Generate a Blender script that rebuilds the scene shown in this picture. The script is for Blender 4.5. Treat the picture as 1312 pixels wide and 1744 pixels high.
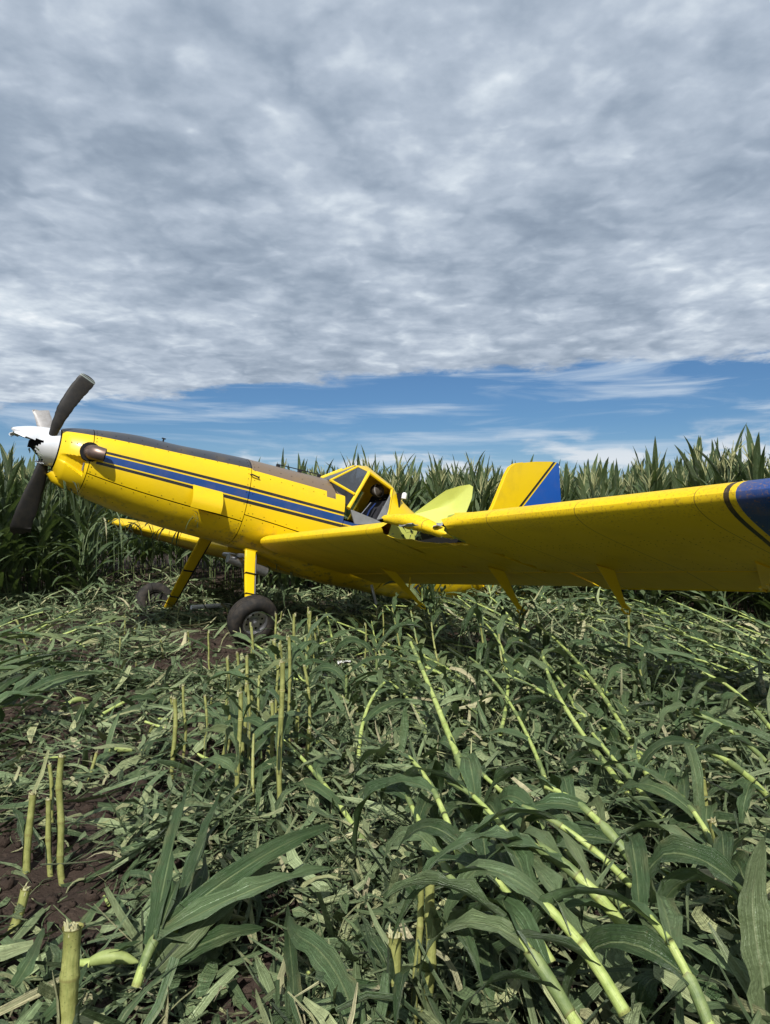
import bpy, bmesh, math, random
import numpy as np
from mathutils import Matrix, Vector
random.seed(7); rng = np.random.default_rng(11)
S = bpy.context.scene
for o in list(bpy.data.objects): bpy.data.objects.remove(o)
COL = S.collection

# ------------------------------------------------------------------ camera
EYE = 1.603; F = 1200.0; Y0 = 888.0
cam = bpy.data.cameras.new("camera"); camo = bpy.data.objects.new("camera", cam); COL.objects.link(camo)
cam.sensor_fit = 'VERTICAL'; cam.sensor_height = 24.0; cam.lens = F / 1744 * 24
cam.shift_y = (Y0 - 872) / 1744
cam.clip_start = 0.05; cam.clip_end = 3000
camo.location = (0, 0, EYE); camo.rotation_euler = (math.pi / 2, 0, 0)
S.camera = camo

# ------------------------------------------------------------------ light
SUN = Vector((-0.09, -0.68, 0.725)).normalized()
SUN_EL = math.asin(SUN.z); SUN_AZ = math.atan2(SUN.x, SUN.y)
sun = bpy.data.lights.new("sun", 'SUN'); suno = bpy.data.objects.new("sun", sun); COL.objects.link(suno)
sun.energy = 5.0; sun.angle = math.radians(0.53); sun.color = (1.0, 0.97, 0.93)
suno.rotation_euler = SUN.to_track_quat('Z', 'Y').to_euler(); suno.location = (-6, -12, 18)
S.view_settings.view_transform = 'Standard'; S.view_settings.look = 'None'
S.view_settings.exposure = 0.28; S.view_settings.gamma = 1.0; S.view_settings.use_curve_mapping = False

class NT:
    """tiny helper for node trees"""
    def __init__(s, nt): s.nt = nt; s.n = nt.nodes; s.l = nt.links
    def node(s, t, **kw):
        n = s.n.new(t)
        for k, v in kw.items():
            if k == 'ins':
                for kk, vv in v.items(): s.set(n.inputs[kk], vv)
            else: setattr(n, k, v)
        return n
    def set(s, inp, v):
        if isinstance(v, bpy.types.NodeSocket): s.l.new(v, inp)
        else: inp.default_value = v
    def m(s, op, a, b=None, c=None, clamp=False):
        n = s.n.new('ShaderNodeMath'); n.operation = op; n.use_clamp = clamp
        s.set(n.inputs[0], a)
        if b is not None: s.set(n.inputs[1], b)
        if c is not None: s.set(n.inputs[2], c)
        return n.outputs[0]
    def mix(s, f, a, b, blend='MIX'):
        n = s.n.new('ShaderNodeMix'); n.data_type = 'RGBA'; n.blend_type = blend
        s.set(n.inputs[0], f); s.set(n.inputs[6], a); s.set(n.inputs[7], b)
        return n.outputs[2]
    def noise(s, vec, scale, detail=4, rough=0.55, dist=0.0):
        n = s.n.new('ShaderNodeTexNoise')
        if vec is not None: s.l.new(vec, n.inputs['Vector'])
        n.inputs['Scale'].default_value = scale; n.inputs['Detail'].default_value = detail
        n.inputs['Roughness'].default_value = rough; n.inputs['Distortion'].default_value = dist
        return n.outputs[0]
    def ramp(s, f, stops, interp='LINEAR'):
        n = s.n.new('ShaderNodeValToRGB'); s.set(n.inputs[0], f); cr = n.color_ramp; cr.interpolation = interp
        while len(cr.elements) > 1: cr.elements.remove(cr.elements[-1])
        for i, (p, c) in enumerate(stops):
            e = cr.elements[0] if i == 0 else cr.elements.new(p)
            e.position = p; e.color = (c if len(c) == 4 else (*c, 1)) if not isinstance(c, (int, float)) else (c, c, c, 1)
        return n.outputs[0]
    def smooth(s, x, lo, hi):
        n = s.n.new('ShaderNodeMapRange'); n.interpolation_type = 'SMOOTHSTEP'
        s.set(n.inputs[0], x); n.inputs[1].default_value = lo; n.inputs[2].default_value = hi
        return n.outputs[0]
    def comb(s, x, y, z):
        n = s.n.new('ShaderNodeCombineXYZ')
        for i, v in enumerate((x, y, z)): s.set(n.inputs[i], v)
        return n.outputs[0]
    def sep(s, v):
        n = s.n.new('ShaderNodeSeparateXYZ'); s.l.new(v, n.inputs[0]); return n.outputs
    def rgb(s, c):
        n = s.n.new('ShaderNodeRGB'); n.outputs[0].default_value = (*c, 1); return n.outputs[0]

def srgb(r, g, b):
    f = lambda v: (v / 255 / 12.92) if v / 255 <= 0.04045 else ((v / 255 + 0.055) / 1.055) ** 2.4
    return (f(r), f(g), f(b))

# ------------------------------------------------------------------ sky: clear Nishita sky with a cloud deck on a plane overhead
W = bpy.data.worlds.new("World"); S.world = W; W.use_nodes = True
W.cycles.sampling_method = 'MANUAL'; W.cycles.sample_map_resolution = 1024
T = NT(W.node_tree); T.n.clear()
out = T.node('ShaderNodeOutputWorld'); bg = T.node('ShaderNodeBackground'); T.l.new(bg.outputs[0], out.inputs[0])
SKY_STRENGTH = 0.075
bg.inputs[1].default_value = SKY_STRENGTH
sky = T.node('ShaderNodeTexSky'); sky.sky_type = 'NISHITA'; sky.sun_disc = False
sky.sun_elevation = SUN_EL; sky.sun_rotation = SUN_AZ; sky.air_density = 1.0; sky.dust_density = 0.6; sky.ozone_density = 1.6
tc = T.node('ShaderNodeTexCoord'); dx, dy, dz = T.sep(tc.outputs['Generated'])
zc = T.m('ADD', T.m('MAXIMUM', dz, 0.0), 0.09)
px = T.m('DIVIDE', dx, zc); py = T.m('DIVIDE', dy, zc)
pl = T.comb(px, py, 0.0)
# noise that warps the deck
n_edge = T.noise(pl, 2.2, 6, 0.62)
n_big = T.noise(pl, 1.0, 3, 0.5)
n_mid = T.noise(pl, 3.4, 6, 0.56, 0.1)
pls = T.node('ShaderNodeMapping', ins={'Vector': pl, 'Scale': (1.0, 1.0, 1.0), 'Rotation': (0, 0, 0.0)}).outputs[0]
n_fine = T.noise(pls, 10.5, 8, 0.58, 0.08)
warp = T.node('ShaderNodeTexNoise', ins={'Vector': pl, 'Scale': 5.0, 'Detail': 4.0}).outputs['Color']
wv = T.node('ShaderNodeVectorMath', operation='MULTIPLY_ADD', ins={0: warp, 1: (0.34, 0.34, 0.0), 2: pl}).outputs[0]
vor = T.node('ShaderNodeTexVoronoi', feature='SMOOTH_F1', ins={'Vector': wv, 'Scale': 7.5, 'Smoothness': 0.9, 'Randomness': 1.0})
vor2 = T.node('ShaderNodeTexVoronoi', feature='SMOOTH_F1', ins={'Vector': wv, 'Scale': 19.0, 'Smoothness': 0.9, 'Randomness': 1.0})
puff = T.m('ADD', T.m('MULTIPLY', T.m('SUBTRACT', 0.42, vor.outputs['Distance']), 0.34), T.m('MULTIPLY', T.m('SUBTRACT', 0.42, vor2.outputs['Distance']), 0.16))
v1 = T.m('MULTIPLY', T.m('SUBTRACT', n_big, 0.5), 1.0)
v2 = T.m('MULTIPLY', T.m('SUBTRACT', n_mid, 0.5), 0.70)
v3 = T.m('MULTIPLY', T.m('SUBTRACT', n_fine, 0.5), 0.34)
val = T.m('ADD', T.m('ADD', v1, v2), T.m('ADD', T.m('ADD', v3, puff), 0.52))
k = 0.90 / SKY_STRENGTH
def ck(c, s=1.0): return tuple(x * k * s for x in c)
deck_n = T.node('ShaderNodeValToRGB'); T.l.new(val, deck_n.inputs[0])
cr = deck_n.color_ramp
stops = [(0.10, srgb(122, 137, 156)), (0.36, srgb(149, 163, 180)), (0.56, srgb(175, 187, 202)), (0.74, srgb(204, 214, 224)), (0.92, srgb(236, 241, 245))]
while len(cr.elements) > 1: cr.elements.remove(cr.elements[-1])
for i, (p, c) in enumerate(stops):
    e = cr.elements[0] if i == 0 else cr.elements.new(p); e.position = p; e.color = (*c, 1)
deck = T.node('ShaderNodeVectorMath', operation='SCALE', ins={0: deck_n.outputs[0], 'Scale': k}).outputs[0]
# deck coverage: everything on the near side of a ragged line far ahead
line = T.m('ADD', py, T.m('MULTIPLY', px, 0.24))
line = T.m('ADD', line, T.m('MULTIPLY', T.m('SUBTRACT', n_edge, 0.5), 0.8))
cover = T.m('SUBTRACT', 1.0, T.smooth(line, 3.26, 3.40))
cover = T.m('MULTIPLY', cover, T.smooth(dz, 0.0, 0.05))
# thin streaks and low heaps in the clear band
st = T.comb(T.m('MULTIPLY', T.m('DIVIDE', dx, T.m('MAXIMUM', T.m('ABSOLUTE', dy), 0.05)), 3.2), T.m('MULTIPLY', dz, 34.0), T.m('MULTIPLY', dy, 0.8))
n_st = T.noise(st, 1.25, 6, 0.58, 0.5)
streak = T.m('MULTIPLY', T.smooth(n_st, 0.46, 0.74), 0.7)
lowc = T.comb(T.m('MULTIPLY', T.m('DIVIDE', dx, T.m('MAXIMUM', T.m('ABSOLUTE', dy), 0.05)), 7.0), T.m('MULTIPLY', dz, 26.0), T.m('MULTIPLY', dy, 2.0))
n_low = T.noise(lowc, 1.0, 5, 0.55, 0.2)
lowm = T.smooth(T.m('ADD', n_low, T.m('MULTIPLY', T.m('ADD', T.m('MULTIPLY', dx, 0.06), T.m('SUBTRACT', 0.075, dz)), 2.6)), 0.46, 0.60)
lowm = T.m('MULTIPLY', lowm, T.m('SUBTRACT', 1.0, T.smooth(dz, 0.085, 0.14)))
# blue of the clear band: Nishita, tinted slightly deeper
blue = T.mix(1.0, sky.outputs[0], T.rgb((0.43, 0.64, 0.86)), 'MULTIPLY')
blue = T.mix(T.m('MULTIPLY', T.m('SUBTRACT', 1.0, T.smooth(dz, 0.02, 0.14)), 0.45), blue, T.rgb(ck(srgb(178, 202, 222))))
c1 = T.mix(streak, blue, T.rgb(ck(srgb(196, 210, 224))))
c2 = T.mix(T.m('MULTIPLY', lowm, 0.9), c1, T.rgb(ck(srgb(216, 222, 228))))
c3 = T.mix(cover, c2, deck)
T.l.new(c3, bg.inputs[0])

# ------------------------------------------------------------------ numpy value noise
def vnoise(x, y, seed=0):
    r = np.random.default_rng(seed); tab = r.random((256, 256))
    xi = np.floor(x).astype(int); yi = np.floor(y).astype(int); fx = x - xi; fy = y - yi
    fx = fx * fx * (3 - 2 * fx); fy = fy * fy * (3 - 2 * fy)
    a = tab[xi & 255, yi & 255]; b = tab[(xi + 1) & 255, yi & 255]; c = tab[xi & 255, (yi + 1) & 255]; d = tab[(xi + 1) & 255, (yi + 1) & 255]
    return (a * (1 - fx) + b * fx) * (1 - fy) + (c * (1 - fx) + d * fx) * fy - 0.5

def gauss(x, y, cx, cy, rx, ry): return np.exp(-((x - cx) / rx) ** 2 - ((y - cy) / ry) ** 2)

def ground_h(x, y, fine=True):
    x = np.asarray(x, float); y = np.asarray(y, float)
    h = 0.10 * vnoise(x * 0.8, y * 0.8, 1) + 0.06 * vnoise(x * 2.1, y * 2.1, 2)
    if fine:
        h = h + 0.045 * vnoise(x * 6, y * 6, 3) + 0.028 * vnoise(x * 14, y * 14, 4) + 0.014 * vnoise(x * 33, y * 33, 5)
    fade = np.clip((60 - np.hypot(x, y)) / 30, 0, 1)
    return h * fade

def pile_h(x, y):
    """thickness of crushed leaves over the soil"""
    x = np.asarray(x, float); y = np.asarray(y, float)
    p = 0.05 + 0.13 * np.clip(vnoise(x * 0.9, y * 0.9, 21) + 0.25, 0, 1) + 0.05 * np.clip(vnoise(x * 2.6, y * 2.6, 22), 0, 1)
    p += 0.22 * gauss(x, y, 1.2, 3.2, 1.1, 1.4) + 0.18 * gauss(x, y, 1.6, 5.2, 1.3, 1.2) + (-.10) * gauss(x, y, -1.7, 8.6, .55, .5) + .3 * gauss(x, y, 2.6, 11.4, 1.5, .6) + .3 * gauss(x, y, .75, 10.2, .5, .4)
    p += 0.34 * gauss(x, y, -4.2, 13.0, 1.9, 1.2) + 0.28 * gauss(x, y, 3.0, 9.3, 2.0, 0.7) + 0.2 * gauss(x, y, 1.5, 12.0, 2.5, 0.8)
    p -= 0.09 * gauss(x, y, -1.55, 2.95, 0.5, 0.35) + 0.06 * gauss(x, y, -3.0, 7.6, 1.5, 0.5) + 0.06 * gauss(x, y, -0.4, 2.4, 0.25, 0.5)
    return np.clip(p, 0.0, 1)

def unproj(px, py, z):
    """point where the line of sight through a photo pixel meets height z"""
    Z = (EYE - z) * F / (py - Y0)
    return np.array([(px - 656) / F * Z, Z, z])
def unproj_d(px, py, Z): return np.array([(px - 656) / F * Z, Z, EYE - (py - Y0) / F * Z])

# ------------------------------------------------------------------ mesh helpers
def link(o, parent=None):
    COL.objects.link(o)
    if parent is not None: o.parent = parent
    return o
def mesh_np(name, V, Q, uv=None, attrs=None, smooth=True, mats=(), mi=None):
    """quads only, numpy fast path"""
    me = bpy.data.meshes.new(name); V = np.asarray(V, np.float32); Q = np.asarray(Q, np.int32)
    me.vertices.add(len(V)); me.vertices.foreach_set('co', V.ravel())
    me.loops.add(Q.size); me.loops.foreach_set('vertex_index', Q.ravel())
    me.polygons.add(len(Q)); me.polygons.foreach_set('loop_start', np.arange(0, Q.size, 4, dtype=np.int32))
    me.polygons.foreach_set('loop_total', np.full(len(Q), 4, np.int32))
    if smooth: me.polygons.foreach_set('use_smooth', np.ones(len(Q), bool))
    if mi is not None: me.polygons.foreach_set('material_index', np.asarray(mi, np.int32))
    if uv is not None:
        l = me.uv_layers.new(name='UVMap'); l.data.foreach_set('uv', np.asarray(uv, np.float32)[Q.ravel()].ravel())
    for k_, v_ in (attrs or {}).items():
        a = me.attributes.new(k_, 'FLOAT', 'POINT'); a.data.foreach_set('value', np.asarray(v_, np.float32))
    for m_ in mats: me.materials.append(m_)
    me.update(calc_edges=True)
    return me
def obj(name, me, parent=None, loc=None):
    o = bpy.data.objects.new(name, me); link(o, parent)
    if loc is not None: o.location = loc
    return o
def empty(name, loc, rot=(0, 0, 0)):
    o = bpy.data.objects.new(name, None); o.empty_display_size = 0.2; o.location = loc; o.rotation_euler = rot; return link(o)
def tag(o, label, cat, group=None, kind=None):
    if label: o['label'] = label
    if cat: o['category'] = cat
    if group: o['group'] = group
    if kind: o['kind'] = kind
    return o

class G:
    """gathers quad patches into one mesh"""
    def __init__(s): s.V = []; s.Q = []; s.UV = []; s.T = []; s.MI = []; s.n = 0
    def grid(s, P, uv=None, tint=0.0, mi=0, close=False):
        P = np.asarray(P, float); a, b = P.shape[:2]
        idx = np.arange(a * b).reshape(a, b) + s.n
        if close: idx = np.concatenate([idx, idx[:, :1]], 1)
        q = np.stack([idx[:-1, :-1], idx[:-1, 1:], idx[1:, 1:], idx[1:, :-1]], -1).reshape(-1, 4)
        s.V.append(P.reshape(-1, 3)); s.Q.append(q); s.n += a * b
        if uv is None:
            uu, vv = np.meshgrid(np.linspace(0, 1, b), np.linspace(0, 1, a)); uv = np.stack([uu, vv], -1)
        s.UV.append(np.asarray(uv, float).reshape(-1, 2)); s.T.append(np.full(a * b, tint)); s.MI.append(np.full(len(q), mi))
    def mesh(s, name, mats, smooth=True):
        return mesh_np(name, np.concatenate(s.V), np.concatenate(s.Q), np.concatenate(s.UV), {'tint': np.concatenate(s.T)}, smooth, mats, np.concatenate(s.MI))

# ------------------------------------------------------------------ materials for plants and soil
def new_mat(name):
    m = bpy.data.materials.new(name); m.use_nodes = True; t = NT(m.node_tree); t.n.clear()
    o = t.node('ShaderNodeOutputMaterial'); return m, t, o

def leaf_material(name, stops, gloss=0.34, trans=0.17, midrib=(0.30, 0.36, 0.16)):
    m, t, o = new_mat(name)
    uvn = t.node('ShaderNodeUVMap'); u, v, _ = t.sep(uvn.outputs[0])
    at = t.node('ShaderNodeAttribute', attribute_name='tint').outputs['Fac']
    oi = t.node('ShaderNodeObjectInfo').outputs['Random']
    rnd = t.m('FRACT', t.m('ADD', at, oi))
    col = t.ramp(rnd, stops)
    tco = t.node('ShaderNodeTexCoord').outputs['Object']
    nz = t.noise(tco, 9.0, 4, 0.6)
    col = t.mix(t.m('MULTIPLY', t.smooth(nz, 0.42, 0.75), 0.45), col, t.rgb((0.135, 0.165, 0.075)))
    # veins along the leaf
    vein = t.smooth(t.noise(t.comb(t.m('MULTIPLY', u, 34.0), t.m('MULTIPLY', v, 1.2), t.m('MULTIPLY', rnd, 9.0)), 1.0, 3, 0.6), 0.35, 0.65)
    crease = t.noise(t.comb(t.m('MULTIPLY', u, 3.0), t.m('MULTIPLY', v, 11.0), t.m('MULTIPLY', rnd, 23.0)), 1.0, 4, 0.6)
    col = t.mix(t.m('MULTIPLY', vein, 0.35), col, t.mix(0.5, col, t.rgb((0.03, 0.05, 0.02))))
    d = t.m('ABSOLUTE', t.m('SUBTRACT', u, 0.5))
    rib = t.m('MULTIPLY', t.m('SUBTRACT', 1.0, t.smooth(d, 0.014, 0.045)), t.m('SUBTRACT', 1.0, t.smooth(v, 0.45, 1.0)))
    col = t.mix(t.m('MULTIPLY', rib, 0.5), col, t.rgb(midrib))
    # torn, drying edges and spots
    dry = t.m('MULTIPLY', t.smooth(t.noise(tco, 5.0, 3, 0.6), 0.56, 0.72), t.smooth(d, 0.15, 0.5))
    col = t.mix(t.m('MULTIPLY', dry, 0.55), col, t.rgb((0.22, 0.20, 0.085)))
    spot = t.smooth(t.noise(tco, 60.0, 3, 0.6), 0.64, 0.74)
    col = t.mix(t.m('MULTIPLY', spot, 0.5), col, t.rgb((0.12, 0.10, 0.045)))
    bump = t.node('ShaderNodeBump', ins={'Strength': 0.85, 'Distance': 0.008, 'Height': t.m('ADD', t.m('MULTIPLY', vein, 0.7), t.m('MULTIPLY', crease, 3.0))})
    p = t.node('ShaderNodeBsdfPrincipled', ins={'Base Color': col, 'Roughness': gloss, 'Specular IOR Level': 0.5, 'Normal': bump.outputs[0]})
    tr = t.node('ShaderNodeBsdfTranslucent', ins={'Color': t.mix(0.55, col, t.rgb((0.16, 0.24, 0.03))), 'Normal': bump.outputs[0]})
    mx = t.node('ShaderNodeMixShader', ins={0: trans, 1: p.outputs[0], 2: tr.outputs[0]})
    t.l.new(mx.outputs[0], o.inputs[0]); return m

GREENS = [(0.0, (0.040, 0.074, 0.026)), (0.3, (0.074, 0.130, 0.052)), (0.6, (0.118, 0.188, 0.080)), (0.88, (0.172, 0.244, 0.110)), (1.0, (0.23, 0.27, 0.115))]
M_LEAF = leaf_material('corn_leaf', GREENS)
M_PALE = leaf_material('pale_leaf', [(0.0, (0.15, 0.20, 0.090)), (1.0, (0.22, 0.26, 0.125))], 0.4, 0.2, (0.36, 0.40, 0.22))
M_LITTER = leaf_material('crushed_leaf', [(0.0, (0.030, 0.052, 0.019)), (0.25, (0.080, 0.132, 0.054)), (0.55, (0.172, 0.240, 0.108)), (0.8, (0.300, 0.365, 0.178)), (0.92, (0.46, 0.48, 0.23)), (1.0, (0.56, 0.50, 0.30))], 0.45, 0.08, (0.24, 0.27, 0.13))
M_FIELD = leaf_material('standing_leaf', [(0.0, (0.050, 0.090, 0.033)), (0.5, (0.084, 0.134, 0.050)), (1.0, (0.130, 0.180, 0.076))], 0.45, 0.28, (0.2, 0.27, 0.12))

def stalk_material(name, a, b, dirt):
    m, t, o = new_mat(name)
    uvn = t.node('ShaderNodeUVMap'); u, v, _ = t.sep(uvn.outputs[0])
    tco = t.node('ShaderNodeTexCoord').outputs['Object']
    oi = t.node('ShaderNodeObjectInfo').outputs['Random']
    n1 = t.noise(tco, 22.0, 4, 0.6); n2 = t.noise(tco, 130.0, 3, 0.7)
    strip = t.noise(t.comb(t.m('MULTIPLY', u, 40.0), t.m('MULTIPLY', v, 3.0), oi), 1.0, 3, 0.5)
    col = t.mix(t.smooth(n1, 0.3, 0.7), t.rgb(a), t.rgb(b))
    col = t.mix(t.m('MULTIPLY', t.smooth(strip, 0.45, 0.7), 0.45), col, t.rgb((0.13, 0.17, 0.045)))
    fr = t.m('FRACT', v); node_d = t.m('MINIMUM', fr, t.m('SUBTRACT', 1.0, fr))
    col = t.mix(t.m('MULTIPLY', t.m('SUBTRACT', 1.0, t.smooth(node_d, 0.01, 0.05)), 0.5), col, t.rgb((0.16, 0.13, 0.045)))
    col = t.mix(t.m('MULTIPLY', t.smooth(n2, 0.60, 0.72), dirt), col, t.rgb((0.06, 0.045, 0.02)))
    bump = t.node('ShaderNodeBump', ins={'Strength': 0.4, 'Distance': 0.003, 'Height': t.m('ADD', strip, n2)})
    p = t.node('ShaderNodeBsdfPrincipled', ins={'Base Color': col, 'Roughness': 0.5, 'Specular IOR Level': 0.35, 'Normal': bump.outputs[0]})
    t.l.new(p.outputs[0], o.inputs[0]); return m
M_STALK = stalk_material('corn_stalk', (0.27, 0.345, 0.088), (0.42, 0.49, 0.155), 0.55)
M_SHEATH = stalk_material('leaf_sheath', (0.10, 0.145, 0.050), (0.20, 0.25, 0.085), 0.5)
M_STUMP = stalk_material('corn_stump', (0.19, 0.195, 0.055), (0.30, 0.31, 0.10), 0.85)
M_FSTALK = stalk_material('standing_stalk', (0.05, 0.075, 0.028), (0.09, 0.115, 0.045), 0.4)
def simple(name, c, rough=0.6, spec=0.3, metal=0.0, noise=0.0, nscale=30, c2=None, bump=0.0):
    m, t, o = new_mat(name)
    col = t.rgb(c)
    tco = t.node('ShaderNodeTexCoord').outputs['Object']
    p = t.node('ShaderNodeBsdfPrincipled', ins={'Roughness': rough, 'Specular IOR Level': spec, 'Metallic': metal})
    if noise:
        nz = t.noise(tco, nscale, 5, 0.6)
        col = t.mix(t.m('MULTIPLY', t.smooth(nz, 0.35, 0.7), noise), col, t.rgb(c2 or tuple(x * 0.5 for x in c)))
        if bump:
            b = t.node('ShaderNodeBump', ins={'Strength': bump, 'Distance': 0.01, 'Height': nz}); t.l.new(b.outputs[0], p.inputs['Normal'])
    t.l.new(col, p.inputs['Base Color']); t.l.new(p.outputs[0], o.inputs[0]); return m
M_TASSEL = simple('tassel', (0.36, 0.36, 0.18), 0.7, 0.2, 0, 0.5, 40, (0.15, 0.18, 0.07))
M_FRAY = simple('frayed_pith', (0.42, 0.42, 0.24), 0.8, 0.1, 0, 0.8, 60, (0.20, 0.16, 0.07))
M_HUSK = simple('ear_husk', (0.26, 0.31, 0.10), 0.55, 0.3, 0, 0.6, 30, (0.16, 0.20, 0.06))

def soil_material():
    m, t, o = new_mat('soil'); tco = t.node('ShaderNodeTexCoord').outputs['Object']
    n1 = t.noise(tco, 2.2, 5, 0.6); n2 = t.noise(tco, 28.0, 6, 0.65); n3 = t.noise(tco, 140.0, 4, 0.7)
    col = t.ramp(n1, [(0.3, (0.030, 0.021, 0.016)), (0.55, (0.052, 0.036, 0.027)), (0.8, (0.082, 0.058, 0.045))])
    col = t.mix(t.m('MULTIPLY', t.smooth(n2, 0.5, 0.75), 0.5), col, t.rgb((0.115, 0.082, 0.062)))
    col = t.mix(t.m('MULTIPLY', t.smooth(n3, 0.62, 0.72), 0.5), col, t.rgb((0.12, 0.095, 0.06)))
    b = t.node('ShaderNodeBump', ins={'Strength': 0.9, 'Distance': 0.03, 'Height': t.m('ADD', n2, t.m('MULTIPLY', n3, 0.4))})
    p = t.node('ShaderNodeBsdfPrincipled', ins={'Base Color': col, 'Roughness': 0.92, 'Specular IOR Level': 0.15, 'Normal': b.outputs[0]})
    t.l.new(p.outputs[0], o.inputs[0]); return m
M_SOIL = soil_material()

# ------------------------------------------------------------------ ground
def axis(lo, hi, step, far, neg):
    a = np.arange(lo, hi + 1e-6, step); g = step * 1.12; r = [hi]; l = [lo]
    while r[-1] < far: r.append(r[-1] + g); g *= 1.12
    g = step * 1.12
    while l[-1] > -neg: l.append(l[-1] - g); g *= 1.12
    return np.array(l[:0:-1] + a.tolist() + r[1:])
gx = axis(-4.5, 4.5, 0.033, 700, 700); gy = axis(1.5, 9.0, 0.033, 1200, 300)
XX, YY = np.meshgrid(gx, gy); ZZ = ground_h(XX, YY)
g = G(); g.grid(np.stack([XX, YY, ZZ], -1)); 
ground = obj('ground', g.mesh('ground', [M_SOIL])); tag(ground, 'dark brown tilled soil under the crushed corn', None, None, 'structure')
def gz(x, y): return float(ground_h(x, y))

# ------------------------------------------------------------------ leaf ribbons
def ribbon(path, side, up, W, ncol=3, fold=0.25, wave=0.0, ph=0.0, t0=0.0, base=0.55, tipw=0.02, torn=None):
    """leaf blade along a path; returns (n, ncol, 3) points and uv"""
    n = len(path); s = np.linspace(t0, 1, n)
    w = W * np.minimum(1, base + (1 - base) * s / 0.28) * np.clip(1 - s ** 2.6, 0, 1) ** 0.85
    w = np.maximum(w, W * tipw)
    c = np.linspace(-1, 1, ncol); w2 = np.repeat(w[:, None], ncol, 1)
    if torn:      # split and nibbled edges, each side its own
        r_ = np.random.default_rng(int(abs(ph) * 1000) % 100003 + 7)
        for sgn in (-1, 1):
            e = 1 + 0.10 * np.sin(s * r_.uniform(14, 30) + r_.uniform(0, 6)) + r_.uniform(-.10, .06, n)
            for _ in range(r_.integers(0, 3)):
                q = r_.uniform(.15, .95); e *= 1 - r_.uniform(.3, .8) * torn * (np.abs(s - q) < r_.uniform(.03, .12))
            w2 = np.where(np.sign(c)[None, :] == sgn, w2 * np.clip(e, .12, 1.2)[:, None], w2)
        if r_.random() < .4 * torn: w2[s > r_.uniform(.55, .9)] *= r_.uniform(.15, .6)
    P = path[:, None, :] + side[:, None, :] * (c[None, :, None] * 0.5 * w2[..., None])
    lift = fold * np.abs(c)[None, :] * 0.5 * w2 + wave * w2 * (np.abs(c)[None, :] ** 1.5) * np.sin(s[:, None] * 23 + ph + c[None, :] * 1.3)
    P = P + up[:, None, :] * lift[..., None]
    uu, vv = np.meshgrid((c + 1) / 2, s)
    return P, np.stack([uu, vv], -1)
def norm(v): return v / np.maximum(np.linalg.norm(v, axis=-1, keepdims=True), 1e-9)

def sim_leaf(p, d, L, n, grav, rnd, floor=True, stiff=1.0, twist=0.0, roll=None):
    """grow a leaf centreline in world space: it bends under its weight and comes to rest on the litter"""
    p = np.array(p, float); d = norm(np.array(d, float)); ds = L / (n - 1); pts = [p.copy()]; dirs = [d.copy()]
    bend = np.array([rnd.uniform(-.35, .35), rnd.uniform(-.35, .35), 0.0])
    kink = rnd.randrange(3, n) if floor and rnd.random() < .45 else -1
    for i in range(n - 1):
        s = i / (n - 1)
        if i == kink: d = norm(d + np.array([rnd.uniform(-1, 1), rnd.uniform(-1, 1), rnd.uniform(-1.1, .2)]) * 1.1)
        d = norm(d + (np.array([0, 0, -grav * (0.35 + s)]) + bend * s * 0.6) * ds / stiff)
        p = p + d * ds
        if floor:
            zf = float(ground_h(p[0], p[1], False)) + 0.25 * float(pile_h(p[0], p[1])) + 0.012
            if p[2] < zf:
                p[2] = zf; d[2] = max(d[2], 0.0) * 0.3; d = norm(d)
        pts.append(p.copy()); dirs.append(d.copy())
    pts = np.array(pts); dirs = np.array(dirs)
    sd = norm(np.cross(dirs, np.array([0.0, 0.0, 1.0])) + 1e-4)
    up = norm(np.cross(sd, dirs))
    r0 = rnd.uniform(-0.6, 0.6) if roll is None else roll
    a = r0 + twist * np.linspace(0, 1, n)[:, None]
    sd2 = sd * np.cos(a) + up * np.sin(a); up2 = -sd * np.sin(a) + up * np.cos(a)
    return pts, sd2, up2

def tube(path, rad, nv=7, v0=0.0, vscale=1.0):
    path = np.asarray(path, float); n = len(path); t = norm(np.gradient(path, axis=0))
    ref = np.array([0.31, 0.21, 0.93]); 
    if abs(t[0] @ ref) > 0.93: ref = np.array([1.0, 0.1, 0.0])
    a = norm(np.cross(t, ref)); b = np.cross(t, a)
    th = np.linspace(0, 2 * np.pi, nv, endpoint=False)
    rad = np.broadcast_to(np.asarray(rad, float), (n,))
    P = path[:, None, :] + rad[:, None, None] * (a[:, None, :] * np.cos(th)[None, :, None] + b[:, None, :] * np.sin(th)[None, :, None])
    L = np.concatenate([[0], np.cumsum(np.linalg.norm(np.diff(path, axis=0), axis=1))])
    uu, vv = np.meshgrid(np.linspace(0, 1, nv), v0 + L * vscale); return P, np.stack([uu, vv], -1)
def stalk_tube(gm, path_fn, L, r, seg=0.17, mi=0, nv=8, taper=0.55):
    """jointed stalk: rings swell at the nodes. path_fn(s in 0..1) -> point"""
    k_ = max(1, int(round(L / seg))); ss = []; rr = []
    for i in range(k_):
        for f_, m_ in ((0.0, 1.13), (0.05, 1.10), (0.12, 0.99), (0.55, 0.95), (0.93, 1.01)):
            ss.append((i + f_ + (.22 * math.sin(i * 5.3 + L * 40) if 0 < f_ < .9 else 0) * .3) / k_); rr.append(m_)
    ss.append(1.0); rr.append(1.2); ss = np.array(ss); rr = np.array(rr) * r * (1 - taper * ss)
    path = np.array([path_fn(s) for s in ss])
    P, uv = tube(path, rr, nv); uv[..., 1] = (ss * k_)[:, None]
    gm.grid(P, uv, 0, mi, close=True)

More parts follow.
